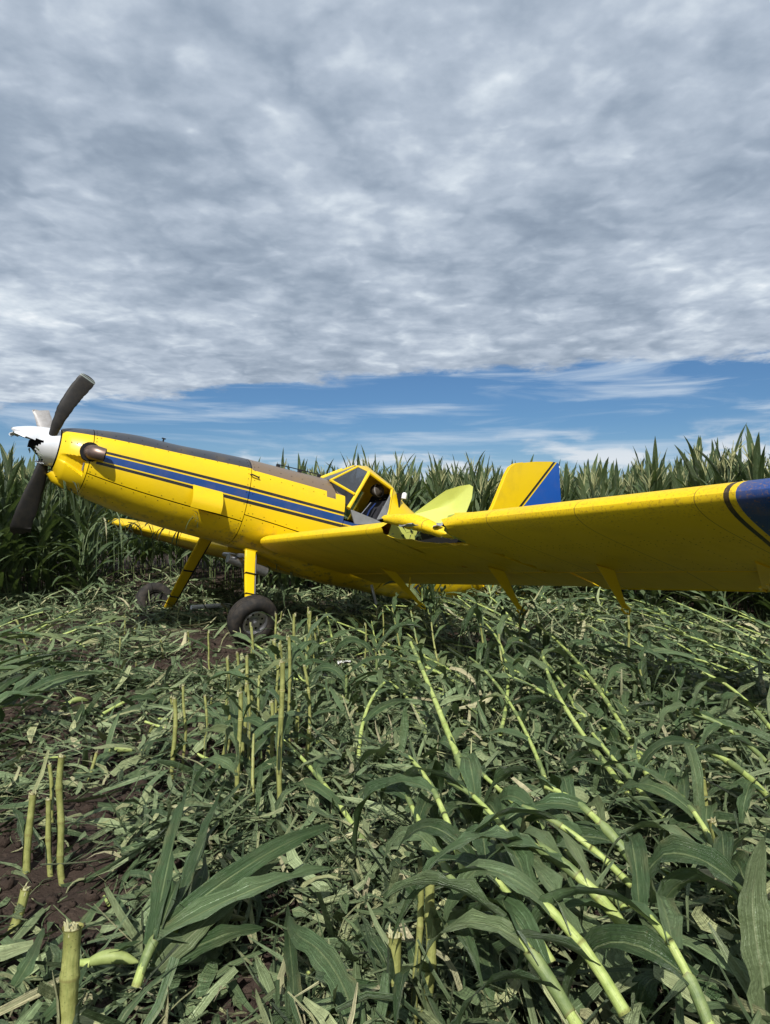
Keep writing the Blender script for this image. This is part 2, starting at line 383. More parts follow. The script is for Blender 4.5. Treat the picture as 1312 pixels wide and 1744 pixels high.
# ================================================================== AEROPLANE
# own axes: a = metres aft of the propeller, l = left, u = up (thrust line at 0)
PSI, ALF, ROL = (math.radians(v) for v in (33.041, 12.814, 0.825))
AH = np.array([math.cos(PSI), math.sin(PSI), 0]); LH = np.array([math.sin(PSI), -math.cos(PSI), 0]); ZH = np.array([0, 0, 1.0])
AX = math.cos(ALF) * AH - math.sin(ALF) * ZH; U0 = math.sin(ALF) * AH + math.cos(ALF) * ZH
LX = math.cos(ROL) * LH + math.sin(ROL) * U0; UX = math.cos(ROL) * U0 - math.sin(ROL) * LH
HUB = np.array([-4.145, 8.655, 0.888 + EYE]); MP = np.array([AX, -LX, UX]).T
BASE = np.array([2.6, 0.0, -1.95])
def to_plane(w):
    q = MP.T @ (np.asarray(w, float) - HUB); return np.array([q[0], -q[1], q[2]])
def to_world(p): return HUB + MP @ np.array([p[0], -p[1], p[2]])
def PL(px, py, l):
    """meets the fore-and-aft plane at distance l left of the centreline"""
    r = np.array([(px - 656) / F, 1, (Y0 - py) / F]); o = MP.T @ (HUB - np.array([0, 0, EYE])); r = MP.T @ r
    t = (-l + o[1]) / r[1]; q = t * r - o; return np.array([q[0], l, q[2]])
plane = bpy.data.objects.new('crop_duster', None); link(plane)
plane.matrix_world = Matrix.Translation(Vector(HUB + MP @ BASE)) @ Matrix(MP.tolist()).to_4x4()
tag(plane, 'yellow crop spraying aeroplane with blue stripe, crash landed nose up in the corn', 'aeroplane')
OFF = Vector(-BASE)
def conv(P): P = np.asarray(P, float).copy(); P[..., 1] *= -1; return P

def add_part(name, me, parent=None, label=None):
    if parent is None: o = obj(name, me, plane, OFF)
    else: o = obj(name, me, parent)
    if label: o['label'] = label
    return o
def finish(bm, name, mats, smooth=True, angle=35, bevel=0.0):
    bmesh.ops.remove_doubles(bm, verts=bm.verts, dist=1e-5)
    if bevel: bmesh.ops.bevel(bm, geom=[e for e in bm.edges if len(e.link_faces) == 2 and e.calc_face_angle(0) > math.radians(35)], offset=bevel, segments=2, affect='EDGES', clamp_overlap=True)
    bmesh.ops.recalc_face_normals(bm, faces=bm.faces)
    me = bpy.data.meshes.new(name); bm.to_mesh(me); bm.free()
    for m in mats: me.materials.append(m)
    if smooth:
        me.polygons.foreach_set('use_smooth', np.ones(len(me.polygons), bool)); me.set_sharp_from_angle(angle=math.radians(angle))
    return me
def bm_grid(bm, P, close=False, flip=False, mi=0):
    P = conv(P); a, b = P.shape[:2]; vs = [[bm.verts.new(P[i, j]) for j in range(b)] for i in range(a)]
    for i in range(a - 1):
        for j in range(b if close else b - 1):
            k_ = (j + 1) % b
            try: f_ = bm.faces.new((vs[i][j], vs[i][k_], vs[i + 1][k_], vs[i + 1][j])); f_.material_index = mi
            except ValueError: pass
    return vs
def sheet(P, thick, nrm=None):
    """a skin with thickness: outer grid P and an inner copy pushed along -normal, rims closed"""
    P = np.asarray(P, float)
    if nrm is None:
        du = np.gradient(P, axis=0); dv = np.gradient(P, axis=1); nrm = norm(np.cross(du, dv))
    I = P - nrm * thick
    bm = bmesh.new(); a, b = P.shape[:2]
    A = bm_grid(bm, P); B = bm_grid(bm, I)
    ring = [(0, j) for j in range(b)] + [(i, b - 1) for i in range(1, a)] + [(a - 1, j) for j in range(b - 2, -1, -1)] + [(i, 0) for i in range(a - 2, 0, -1)]
    for (i, j), (k_, m_) in zip(ring, ring[1:] + ring[:1]):
        try: bm.faces.new((A[i][j], A[k_][m_], B[k_][m_], B[i][j]))
        except ValueError: pass
    return bm
def box_bm(bm, c, s, rot=None, mi=0):
    r = bmesh.ops.create_cube(bm, size=1.0); c = conv(np.asarray(c, float))
    for v in r['verts']:
        p = np.array([v.co.x * s[0], v.co.y * s[1], v.co.z * s[2]])
        if rot is not None: p = np.asarray(rot) @ p
        v.co = Vector(p + c)
    for f_ in {f2 for v in r['verts'] for f2 in v.link_faces}: f_.material_index = mi
def prism(poly, l0, l1):
    """flat plate in the a-u plane between two l values"""
    bm = bmesh.new(); poly = [np.asarray(p) for p in poly]
    A = [bm.verts.new((p[0], -l0, p[-1])) for p in poly]; B = [bm.verts.new((p[0], -l1, p[-1])) for p in poly]
    bm.faces.new(A); bm.faces.new(B[::-1])
    for i in range(len(A)):
        j = (i + 1) % len(A); bm.faces.new((A[i], A[j], B[j], B[i]))
    return bm
def plate(pts, thick, n=None):
    """flat polygon given by 3D points (a,l,u), thickened along its normal"""
    P = np.asarray(pts, float)
    if n is None: n = norm(np.cross(P[1] - P[0], P[2] - P[0]))
    bm = bmesh.new(); A = [bm.verts.new(conv(p + n * thick / 2)) for p in P]; B = [bm.verts.new(conv(p - n * thick / 2)) for p in P]
    bm.faces.new(A); bm.faces.new(B[::-1])
    for i in range(len(A)):
        j = (i + 1) % len(A); bm.faces.new((A[i], A[j], B[j], B[i]))
    return bm
def pipe_bm(bm, path, r, nv=8, caps=True, mi=0):
    P, _ = tube(np.asarray(path, float), r, nv); vs = bm_grid(bm, P, close=True, mi=mi)
    if caps:
        for ring in (vs[0], vs[-1]):
            try: bm.faces.new(ring).material_index = mi
            except ValueError: pass

# ---- paint
YEL = (0.70, 0.475, 0.003); BLU = (0.006, 0.045, 0.19); BLK = (0.012, 0.013, 0.016); GRY = (0.035, 0.037, 0.042); TAN = (0.16, 0.115, 0.075)
def paint_base(t, col, a, y, u, tco, rough=0.33, dirt=0.5, coat=0.25):
    n1 = t.noise(tco, 3.0, 5, 0.6); n2 = t.noise(tco, 42.0, 4, 0.7); n3 = t.noise(tco, 150.0, 3, 0.6)
    col = t.mix(t.m('MULTIPLY', t.smooth(n1, 0.45, 0.8), dirt * 0.35), col, t.rgb((0.30, 0.19, 0.03)))
    col = t.mix(t.m('MULTIPLY', t.smooth(n2, 0.66, 0.78), dirt * 0.6), col, t.rgb((0.06, 0.045, 0.02)))
    col = t.mix(t.m('MULTIPLY', t.smooth(n3, 0.70, 0.78), dirt * 0.5), col, t.rgb((0.05, 0.04, 0.02)))
    r = t.m('ADD', rough, t.m('MULTIPLY', n1, 0.16))
    bump = t.node('ShaderNodeBump', ins={'Strength': 0.22, 'Distance': 0.02, 'Height': t.noise(tco, 3.2, 3, 0.5)})
    return t.node('ShaderNodeBsdfPrincipled', ins={'Base Color': col, 'Roughness': r, 'Specular IOR Level': 0.4, 'Coat Weight': coat, 'Coat Roughness': 0.12, 'Normal': bump.outputs[0]})
def band(t, x, lo, hi): return t.m('MULTIPLY', t.m('GREATER_THAN', x, lo), t.m('LESS_THAN', x, hi))
def fuselage_paint():
    m, t, o = new_mat('fuselage_paint'); tco = t.node('ShaderNodeTexCoord').outputs['Object']; a, y, u = t.sep(tco)
    ay = t.m('ABSOLUTE', y)
    col = t.rgb(YEL)
    kk = t.m('MINIMUM', 1.0, t.m('ADD', 0.72, t.m('MULTIPLY', a, 0.117)))
    us = t.m('DIVIDE', u, kk)
    side = t.m('MULTIPLY', t.m('GREATER_THAN', ay, 0.25), t.m('GREATER_THAN', a, 0.5))
    side = t.m('MULTIPLY', side, t.m('LESS_THAN', a, 6.6))
    col = t.mix(t.m('MULTIPLY', band(t, us, 0.072, 0.112), side), col, t.rgb(BLK))
    col = t.mix(t.m('MULTIPLY', band(t, us, -0.056, 0.052), side), col, t.rgb(BLU))
    col = t.mix(t.m('MULTIPLY', band(t, us, -0.118, -0.074), side), col, t.rgb(BLK))
    mud = t.m('MULTIPLY', t.smooth(t.noise(tco, 7.0, 6, 0.7), 0.50, 0.66), t.m('SUBTRACT', 1.0, t.smooth(u, -.62, -.30)))
    col = t.mix(t.m('MULTIPLY', mud, .75), col, t.rgb((0.13, 0.11, 0.045)))
    # anti-glare strip on the cowling, walkway-brown hopper top with flaking edge patches
    lim = t.m('ADD', 0.235, t.m('MULTIPLY', a, 0.058))
    col = t.mix(t.m('MULTIPLY', t.m('GREATER_THAN', u, lim), t.m('LESS_THAN', a, 2.455)), col, t.rgb(GRY))
    tan = t.m('MULTIPLY', t.m('GREATER_THAN', u, 0.358), band(t, a, 2.455, 4.1))
    t2 = t.m('MULTIPLY', t.m('GREATER_THAN', u, 0.27), band(t, a, 3.62, 3.77))
    col = t.mix(t.m('MAXIMUM', tan, t2), col, t.rgb(TAN))
    p = paint_base(t, col, a, y, u, tco); t.l.new(p.outputs[0], o.inputs[0]); return m
M_FUS = fuselage_paint()
WA, WU, INC, DIH, CH = 2.75, -0.588, math.radians(7.155), math.tan(math.radians(2.973)), 1.883
def wing_paint():
    m, t, o = new_mat('wing_paint'); tco = t.node('ShaderNodeTexCoord').outputs['Object']; a, y, u = t.sep(tco)
    l = t.m('MULTIPLY', y, -1.0); c = t.m('MAXIMUM', t.m('SUBTRACT', a, WA), 0.0)
    bnd = t.m('SUBTRACT', l, t.m('ADD', 7.14, t.m('MULTIPLY', t.m('POWER', c, 1.3), -0.16)))
    col = t.rgb(YEL)
    col = t.mix(t.m('GREATER_THAN', bnd, 0.0), col, t.rgb(BLK))
    col = t.mix(t.m('GREATER_THAN', bnd, 0.035), col, t.rgb(YEL))
    col = t.mix(t.m('GREATER_THAN', bnd, 0.075), col, t.rgb(BLU))
    # bugs and chips on the leading edge, oily streaks that also paint the underside's shade darker
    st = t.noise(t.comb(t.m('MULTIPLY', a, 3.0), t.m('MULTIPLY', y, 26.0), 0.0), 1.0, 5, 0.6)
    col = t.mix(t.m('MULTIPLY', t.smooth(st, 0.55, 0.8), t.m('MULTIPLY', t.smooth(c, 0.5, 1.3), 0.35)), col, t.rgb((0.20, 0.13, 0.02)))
    seam = t.m('LESS_THAN', t.m('ABSOLUTE', t.m('SUBTRACT', t.m('FRACT', t.m('DIVIDE', t.m('ADD', l, .02), .93)), .5)), .004)
    col = t.mix(t.m('MULTIPLY', seam, .7), col, t.rgb((0.09, 0.06, 0.01)))
    nb = t.noise(tco, 55.0, 3, 0.65); le = t.m('SUBTRACT', 1.0, t.smooth(c, 0.05, 0.25))
    col = t.mix(t.m('MULTIPLY', t.m('MULTIPLY', t.smooth(nb, 0.52, 0.68), le), 0.55), col, t.rgb((0.24, 0.12, 0.015)))
    p = paint_base(t, col, a, y, u, tco, 0.46, 0.7, 0.0); t.l.new(p.outputs[0], o.inputs[0]); return m
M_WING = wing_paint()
def plain_paint(name, c, rough=0.35, dirt=0.5):
    m, t, o = new_mat(name); tco = t.node('ShaderNodeTexCoord').outputs['Object']; a, y, u = t.sep(tco)
    p = paint_base(t, t.rgb(c), a, y, u, tco, rough, dirt); t.l.new(p.outputs[0], o.inputs[0]); return m
M_YEL = plain_paint('yellow_paint', YEL, 0.35, 0.8)
M_PRIMER = plain_paint('zinc_primer', (0.46, 0.50, 0.11), 0.5, 0.35)
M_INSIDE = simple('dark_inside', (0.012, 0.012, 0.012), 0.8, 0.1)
M_BLACK = simple('black_paint', BLK, 0.45, 0.4, 0, 0.3, 30)
M_GREYP = simple('grey_panel', (0.20, 0.21, 0.22), 0.5, 0.4, 0, 0.4, 12, (0.12, 0.12, 0.12))
M_METAL = simple('worn_metal', (0.42, 0.42, 0.43), 0.35, 0.5, 0.85, 0.5, 25, (0.2, 0.2, 0.2))
M_ALU = simple('torn_aluminium', (0.55, 0.56, 0.56), 0.38, 0.5, 0.7, 0.5, 60, (0.25, 0.25, 0.25))
M_EXH = simple('exhaust_steel', (0.15, 0.105, 0.085), 0.42, 0.5, 0.75, 0.6, 9, (0.26, 0.18, 0.15))
M_RUB = simple('tyre_rubber', (0.020, 0.019, 0.018), 0.8, 0.2, 0, 0.7, 14, (0.055, 0.045, 0.035), 0.25)
M_BLADE = simple('blade_black', (0.016, 0.015, 0.014), 0.5, 0.35, 0, 0.5, 16, (0.035, 0.030, 0.022))
M_BLADEG = simple('blade_bare', (0.30, 0.29, 0.28), 0.5, 0.4, 0.2, 0.5, 18, (0.20, 0.18, 0.16))
M_BAND = simple('tip_band', (0.20, 0.23, 0.21), 0.5, 0.3, 0, 0.4, 40, (0.12, 0.14, 0.12))
M_SPIN = simple('spinner_polish', (0.84, 0.85, 0.86), 0.28, 0.5, 0.35, 0.25, 8, (0.6, 0.62, 0.63), 0.10)
M_RED = simple('red_cloth', (0.12, 0.012, 0.015), 0.8, 0.2)
M_BLUEB = simple('blue_webbing', (0.012, 0.03, 0.12), 0.7, 0.2, 0, 0.4, 50)
M_KHAKI = simple('khaki_cloth', (0.05, 0.040, 0.030), 0.8, 0.2, 0, 0.9, 16, (0.035, 0.028, 0.02), 0.6)
M_SEAT = simple('seat_cloth', (0.028, 0.028, 0.033), 0.7, 0.2, 0, 0.4, 30)
M_WHITE = simple('white_plastic', (0.72, 0.72, 0.70), 0.4, 0.4, 0, 0.3, 12, (0.5, 0.5, 0.45))
def glass_mat():
    m, t, o = new_mat('tinted_glass')
    tr = t.node('ShaderNodeBsdfTransparent', ins={'Color': (0.42, 0.45, 0.48, 1)}); gl = t.node('ShaderNodeBsdfGlossy', ins={'Roughness': 0.04, 'Color': (0.9, 0.9, 0.9, 1)})
    lw = t.node('ShaderNodeFresnel', ins={'IOR': 1.5}).outputs[0]
    dusty = t.node('ShaderNodeBsdfDiffuse', ins={'Color': (0.16, 0.17, 0.18, 1)})
    m1 = t.node('ShaderNodeMixShader', ins={0: t.m('ADD', lw, 0.06), 1: tr.outputs[0], 2: gl.outputs[0]})
    m2 = t.node('ShaderNodeMixShader', ins={0: 0.14, 1: m1.outputs[0], 2: dusty.outputs[0]})
    t.l.new(m2.outputs[0], o.inputs[0]); return m
M_GLASS = glass_mat()

# ---- fuselage skin
FUS = np.array([
 (0.10, -.24, .285, .25, .03, 2.0), (0.20, -.36, .32, .36, .0, 2.1), (0.43, -.45, .37, .46, -.03, 2.25), (0.95, -.555, .45, .52, -.05, 2.35),
 (1.50, -.625, .475, .55, -.05, 2.4), (2.00, -.65, .52, .565, -.05, 2.5), (2.44, -.68, .55, .58, -.05, 2.6), (3.20, -.77, .575, .59, -.08, 2.6),
 (3.90, -.92, .60, .59, -.10, 2.6), (4.75, -.93, .60, .59, -.12, 2.6), (5.50, -.93, .42, .56, -.15, 2.6), (6.35, -.84, .25, .48, -.20, 2.5),
 (7.00, -.65, .15, .38, -.20, 2.4), (8.00, -.48, .05, .22, -.20, 2.2), (8.80, -.36, -.02, .08, -.20, 2.0)])
def fus(a):
    a = np.clip(a, FUS[0, 0], FUS[-1, 0]); i = np.clip(np.searchsorted(FUS[:, 0], a) - 1, 0, len(FUS) - 2)
    x0, x1 = FUS[i, 0], FUS[i + 1, 0]; tt = (a - x0) / (x1 - x0)
    def tan_(j):
        j0, j1 = max(j - 1, 0), min(j + 1, len(FUS) - 1); return (FUS[j1, 1:] - FUS[j0, 1:]) / (FUS[j1, 0] - FUS[j0, 0])
    h = x1 - x0; m0, m1 = tan_(i), tan_(i + 1); p0, p1 = FUS[i, 1:], FUS[i + 1, 1:]
    return (2 * tt**3 - 3 * tt**2 + 1) * p0 + (tt**3 - 2 * tt**2 + tt) * h * m0 + (-2 * tt**3 + 3 * tt**2) * p1 + (tt**3 - tt**2) * h * m1
def fpt(a, th, off=0.0):
    zb, zt, w, uc, n = fus(a); c, s = math.cos(th), math.sin(th)
    l = w * math.copysign(abs(s) ** (2 / n), s); u = uc + ((zt - uc) if c > 0 else (uc - zb)) * math.copysign(abs(c) ** (2 / n), c)
    if off:
        d = norm(np.array([l / max(w, .01), (u - uc) / max((zt - zb) / 2, .01)])); l += d[0] * off; u += d[1] * off
    return (a, l, u)
def fpatch(a0, a1, t0, t1, na, nt, off=0.006):
    return np.array([[fpt(a, math.radians(th), off) for th in np.linspace(t0, t1, nt)] for a in np.linspace(a0, a1, na)])
def skin(name, a0, a1, t0, t1, na, nt, parent=None, mat=None, thick=0.012, label=None, fn=None):
    P = fpatch(a0, a1, t0, t1, na, nt)
    if fn: P = fn(P)
    c = P.copy(); c[..., 1] = 0
    nr = norm(P - np.array([[(a, 0, fus(a)[3]) for _ in range(nt)] for a in np.linspace(a0, a1, na)]))
    return add_part(name, finish(sheet(P, thick, nr), name, [mat or M_FUS]), parent, label)
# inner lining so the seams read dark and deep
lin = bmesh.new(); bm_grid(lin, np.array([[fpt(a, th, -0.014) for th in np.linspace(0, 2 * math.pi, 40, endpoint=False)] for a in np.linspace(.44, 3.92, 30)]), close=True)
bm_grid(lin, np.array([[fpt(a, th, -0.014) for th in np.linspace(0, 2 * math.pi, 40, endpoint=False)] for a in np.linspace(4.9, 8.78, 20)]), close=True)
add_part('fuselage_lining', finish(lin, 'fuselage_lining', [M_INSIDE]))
def inlet(P):
    P = P.copy()
    for i in range(P.shape[0]):
        for j in range(P.shape[1]):
            a, l, u = P[i, j]; x = (a - 0.115) / 0.27
            uc = -0.085 - 0.07 * x; h = 0.035 + 0.075 * np.clip(x, 0, 1)
            if abs(l) > 0.15 and -0.02 < x < 1.16:
                v = abs(u - uc) / h
                lat = np.clip(1 - v ** 5, 0, 1)
                dep = 0.105 * np.clip(x, 0, 1) ** 0.8 * lat if x < 1.0 else -0.018 * np.clip(1.16 - x, 0, .16) / .16 * np.clip(1.25 - v, 0, 1)
                P[i, j, 1] -= math.copysign(dep, l)
    return P
skin('nose_bowl', .10, .425, 2, 178, 56, 120, fn=inlet); skin('nose_bowl', .10, .425, -2, -178, 20, 40)
for s in (1, -1):
    skin('cowl_panel', .435, 2.436, 1 * s, 113 * s, 34, 40)
    skin('lower_cowl_panel', .435, 2.436, 115 * s, 179.5 * s, 30, 24)
    skin('hopper_side_panel', 2.448, 3.93, 1 * s, 104 * s, 24, 40)
    skin('lower_side_panel', 2.448, 4.88, 105.3 * s, 179.5 * s, 30, 24)
    skin('cockpit_side_panel', 3.94, 4.88, 86 * s, 104 * s, 14, 10)
    skin('rear_side_panel', 4.90, 5.72, 1 * s, 179.5 * s, 14, 50)
    skin('tail_side_panel', 5.735, 7.08, 1 * s, 179.5 * s, 20, 50)
    skin('tail_cone_panel', 7.095, 8.8, 1 * s, 179.5 * s, 20, 40)
# inlet slot, chin intake
bm = bmesh.new(); box_bm(bm, (0.376, 0.405, -0.155), (0.012, 0.05, 0.10)); add_part('inlet_grille', finish(bm, 'inlet_grille', [M_METAL], bevel=.003))
bm = bmesh.new(); pipe_bm(bm, [(0.10, -.02, -0.25), (0.16, -.02, -0.30), (0.34, -.02, -0.36)], [0.07, 0.09, 0.09], 16); add_part('chin_intake', finish(bm, 'chin_intake', [M_YEL]))
# fasteners along the seams: far too many and too small to pick apart
bm = bmesh.new()
def rivet(a, th, r=0.0065):
    p = np.array(fpt(a, th, 0.0075)); q = np.array(fpt(a, th, 0.0105)); n = norm(q - p); e1 = norm(np.cross(n, [1, 0, 0.01])); e2 = np.cross(n, e1)
    ring = [bm.verts.new(conv(q + r * (e1 * math.cos(x) + e2 * math.sin(x)))) for x in np.linspace(0, 2 * math.pi, 6, endpoint=False)]; bm.faces.new(ring)
for s in (1, -1):
    for a in np.arange(.52, 2.4, .16):
        for th in (40, 52, 110, 118, 150): rivet(a + random.uniform(-.02, .02), s * math.radians(th))
    for a in np.arange(2.55, 3.9, .17):
        for th in (44, 62, 101, 108): rivet(a, s * math.radians(th))
    for th in np.arange(30, 170, 8): [rivet(a, s * math.radians(th)) for a in (.46, 2.40, 2.49)]
    for a in np.arange(.14, .42, .06): rivet(a, s * math.radians(72), .009)
rv = add_part('panel_fasteners', finish(bm, 'panel_fasteners', [M_INSIDE], smooth=False)); rv['kind'] = 'stuff'
# hinged access door standing ajar on the cowling side
hd = []
for a in np.linspace(1.68, 2.085, 6):
    hd.append([(a, 0.576 + 0.115 * math.sin(f_ * 2.1), -0.05 - 0.30 * f_) for f_ in np.linspace(0, 1, 6)])
add_part('access_door', finish(sheet(np.array(hd), 0.012), 'access_door', [M_YEL]))
# grab handle, hand rail on hopper top
bm = bmesh.new(); hp = PL(427, 808, .54); hq = PL(441, 814, .54)
pipe_bm(bm, [hp + (0, -.04, 0), hp + (.01, .035, .0), hq + (-.01, .035, .0), hq + (0, -.04, 0)], .011, 6); add_part('grab_handle', finish(bm, 'grab_handle', [M_BLACK]))
bm = bmesh.new(); r0, r1, r2 = (2.95, .16, .60), (3.3, .16, .617), (3.62, .16, .63)
pipe_bm(bm, [r0, r1, r2], .008, 6)
for r_ in (r0, r1, r2): box_bm(bm, (r_[0], r_[1], r_[2] - .02), (.05, .04, .045))
add_part('hopper_lid_hinge', finish(bm, 'hopper_lid_hinge', [M_BLACK]))
bm = bmesh.new(); box_bm(bm, (1.32, .05, .49), (.02, .012, .06)); box_bm(bm, (1.32, .05, .52), (.05, .03, .012)); add_part('fuel_vent', finish(bm, 'fuel_vent', [M_BLACK]))
# exhaust stacks
def exhaust(s):
    bm = bmesh.new(); path = [(.415, s * .38, .03), (.42, s * .47, .03), (.44, s * .55, .028), (.48, s * .595, .024), (.555, s * .615, .02)]
    P, _ = tube(path, [.084, .088, .085, .080, .077], 18); P[..., 2] = .03 + (P[..., 2] - .03) * 1.06
    vs = bm_grid(bm, P, close=True)
    Q, _ = tube(path[2:], [.074, .072, .071], 18); Q[..., 2] = .03 + (Q[..., 2] - .03) * 1.06; ws = bm_grid(bm, Q, close=True, mi=1); bm.faces.new(ws[0]).material_index = 1
    for j in range(18):
        k_ = (j + 1) % 18; bm.faces.new((vs[-1][j], vs[-1][k_], ws[-1][k_], ws[-1][j]))
    e = add_part('exhaust_stack', finish(bm, 'exhaust_stack', [M_EXH, M_INSIDE]))
    b2 = bmesh.new(); c = np.array((.41, s * .455, .035)); nn = norm(np.array((-.18, s * 1, .1))); e1 = norm(np.cross(nn, (0, 0, 1))); e2 = np.cross(nn, e1)
    pipe_bm(b2, [c - nn * .05, c + nn * .018], .118, 24); add_part('exhaust_cutout', finish(b2, 'exhaust_cutout', [M_INSIDE]))
exhaust(1); exhaust(-1)
# ---- propeller: crushed spinner and three blades, bent and snapped
prop = bpy.data.objects.new('propeller', None); link(prop, plane); prop.location = OFF
bm = bmesh.new(); NS, NA = 22, 48; rows = []
for i in range(NS):
    s = i / (NS - 1); row = []
    for j in range(NA):
        th = 2 * math.pi * j / NA; r = 0.228 * (1 - (s * 0.92) ** 2.1) ** 0.62
        a = .085 - .50 * s; l = r * math.sin(th); u = r * math.cos(th)
        if s > .42:   # nose beaten flat and bent up
            f_ = (s - .42) / .58; u = u * (1 - .15 * f_) + .05 * f_; l = l * (1 + .5 * f_) + .012 * math.sin(7 * th + 9 * s) * f_; a += .02 * math.sin(5 * th) * f_
        row.append((a, l, u + .03))
    rows.append(row)
vs = bm_grid(bm, np.array(rows), close=True)
kill = []
for f_ in bm.faces:
    c = f_.calc_center_median(); jag = 0.05 * math.sin(23 * c.y + 3) + 0.04 * math.sin(31 * c.z)
    if c.x < -0.08 + jag * .8 and c.z < 0.055 + jag * .6: kill.append(f_)
bmesh.ops.delete(bm, geom=kill, context='FACES')
ext = bmesh.ops.solidify(bm, geom=bm.faces[:], thickness=0.006)
sp = add_part('spinner', finish(bm, 'spinner', [M_SPIN]), prop, 'torn silver spinner with its nose ripped open')
bm = bmesh.new(); pipe_bm(bm, [(.10, 0, .03), (.02, 0, .03), (-.12, 0, .03), (-.2, 0, .03)], [.205, .20, .12, .05], 20); box_bm(bm, (-.17, .02, .01), (.1, .12, .08)); add_part('hub', finish(bm, 'hub', [M_INSIDE]), prop)
bm = bmesh.new(); pipe_bm(bm, [(.115, 0, .03), (.085, 0, .03)], .236, 40); add_part('backplate', finish(bm, 'backplate', [M_INSIDE]), prop)
def blade(path, wid, thick, twist, mats, mi_fn, ragged=False):
    """path points (a,l,u); width runs roughly fore and aft (feathered)"""
    path = np.array(path, float); n = 40; tt = np.linspace(0, 1, n); xs = np.linspace(0, 1, len(path))
    C = np.stack([np.interp(tt, xs, path[:, k_]) for k_ in range(3)], -1)
    for _ in range(3): C[1:-1] = (C[:-2] + 2 * C[1:-1] + C[2:]) / 4
    w = np.interp(tt, *zip(*wid)); h = np.interp(tt, *zip(*thick)); tg = norm(np.gradient(C, axis=0)); bm = bmesh.new(); rows = []
    for i in range(n):
        ang = np.interp(tt[i], *zip(*twist)); e1 = np.array([1.0, 0, 0]) - tg[i] * tg[i][0]; e1 = norm(e1); e2 = norm(np.cross(tg[i], e1)); c1 = e1 * math.cos(ang) + e2 * math.sin(ang); c2 = -e1 * math.sin(ang) + e2 * math.cos(ang)
        row = []
        for q in np.linspace(0, 2 * math.pi, 14, endpoint=False):
            x = math.cos(q); y = math.sin(q) * (1 - .35 * x); nick = (random.uniform(-.006, .001) if abs(x) > .97 and i > 8 and random.random() < .4 else 0)
            tip = tg[i] * (random.uniform(-.03, .03) if ragged and i == n - 1 else 0)
            row.append(C[i] + c1 * (x * w[i] / 2 + nick * x) + c2 * (y * h[i] / 2) + tip)
        rows.append(row)
    vs = bm_grid(bm, np.array(rows), close=True); bm.faces.new(vs[-1]); bm.faces.new(vs[0])
    bm.faces.ensure_lookup_table()
    for k_, f_ in enumerate(bm.faces): f_.material_index = mi_fn(min(k_ // 14, n - 2) / (n - 2))
    return finish(bm, 'propeller_blade', mats, angle=50)
m_up = blade([(-.005, .16, .13), (.01, .22, .30), (.045, .27, .50), (.12, .31, .72), (.195, .35, .89), (.215, .355, .945)], [(0, .09), (.12, .11), (.4, .175), (.7, .205), (.88, .20), (.93, .185), (.965, .15), (.985, .11), (1, .05)], [(0, .08), (.3, .045), (1, .012)], [(0, .35), (1, .12)],
             [M_BLADE, M_BAND], lambda s: 1 if (.855 < s < .895 or .93 < s < .96) else 0)
add_part('propeller_blade', m_up, prop, 'bent black upper blade with pale tip bands')
m_lo = blade([(-.01, -.02, -.13), (-.005, -.05, -.35), (-.03, -.10, -.6), (-.05, -.15, -.85), (-.06, -.20, -1.0), (-.02, -.27, -1.06)], [(0, .11), (.15, .16), (.5, .235), (.9, .24), (1, .20)], [(0, .08), (.3, .045), (1, .014)], [(0, .2), (1, .05)], [M_BLADE], lambda s: 0, True)
add_part('propeller_blade', m_lo, prop, 'black lower blade with snapped off tip')
m_st = blade([(-.03, -.10, .16), (-.07, -.2, .30), (-.11, -.28, .42), (-.15, -.33, .50)], [(0, .13), (.4, .19), (1, .20)], [(0, .07), (1, .02)], [(0, .3), (1, .1)], [M_BLADEG], lambda s: 0, True)
add_part('propeller_blade', m_st, prop, 'short bare grey stub of the far blade')
# ---- wings
def foil(x, t=.155, m=.04, p=.4):
    yt = 5 * t * (.2969 * np.sqrt(x) - .126 * x - .3516 * x**2 + .2843 * x**3 - .1036 * x**4)
    yc = np.where(x < p, m / p**2 * (2 * p * x - x**2), m / (1 - p)**2 * (1 - 2 * p + 2 * p * x - x**2)); return yc + yt, yc - yt
def wpt(l, c, t): return (WA + c * math.cos(INC) + t * math.sin(INC), l, WU + abs(l) * DIH - c * math.sin(INC) + t * math.cos(INC))
def section(l, c0, c1, n=22, droop=0.0, pivot=1.42, squash=1.0):
    x = c0 / CH + (c1 - c0) / CH * (1 - np.cos(np.linspace(0, math.pi / (1 if c1 < 1.8 and c0 > 0 else 1), n))) / 2
    up, lo = foil(x); pts = [(xx * CH, y * CH) for xx, y in zip(x[::-1], up[::-1])] + [(xx * CH, y * CH) for xx, y in zip(x[(1 if c0 == 0 else 0):], lo[(1 if c0 == 0 else 0):])]
    r = []
    for c, t in pts:
        if droop: dc, dt = c - pivot, t; c, t = pivot + dc * math.cos(droop) + dt * math.sin(droop), -dc * math.sin(droop) + dt * math.cos(droop)
        r.append(wpt(l, c, t * squash))
    return r
def wing_piece(name, ls, c0, c1, droop=0.0, parent=None, caps=(1, 1), tipround=0.0, rag=None, label=None):
    bm = bmesh.new(); rows = []
    for l in ls:
        sec = np.array(section(l, c0, c1, droop=droop))
        if tipround and abs(l) > tipround[0]:
            f_ = (abs(l) - tipround[0]) / (tipround[1] - tipround[0]); mid = np.array(wpt(l, (c0 + c1) / 2, .05)); kx = math.sqrt(max(1 - f_ ** 2, .01)); sec = mid + (sec - mid) * np.array([.55 + .45 * kx, 1, kx])
        rows.append(sec)
    rows = np.array(rows)
    if rag: rows = rag(rows)
    vs = bm_grid(bm, rows, close=True)
    if caps[0]: bm.faces.new(vs[0])
    if caps[1]: bm.faces.new(vs[-1])
    return add_part(name, finish(bm, name, [M_WING], angle=32), parent, label)
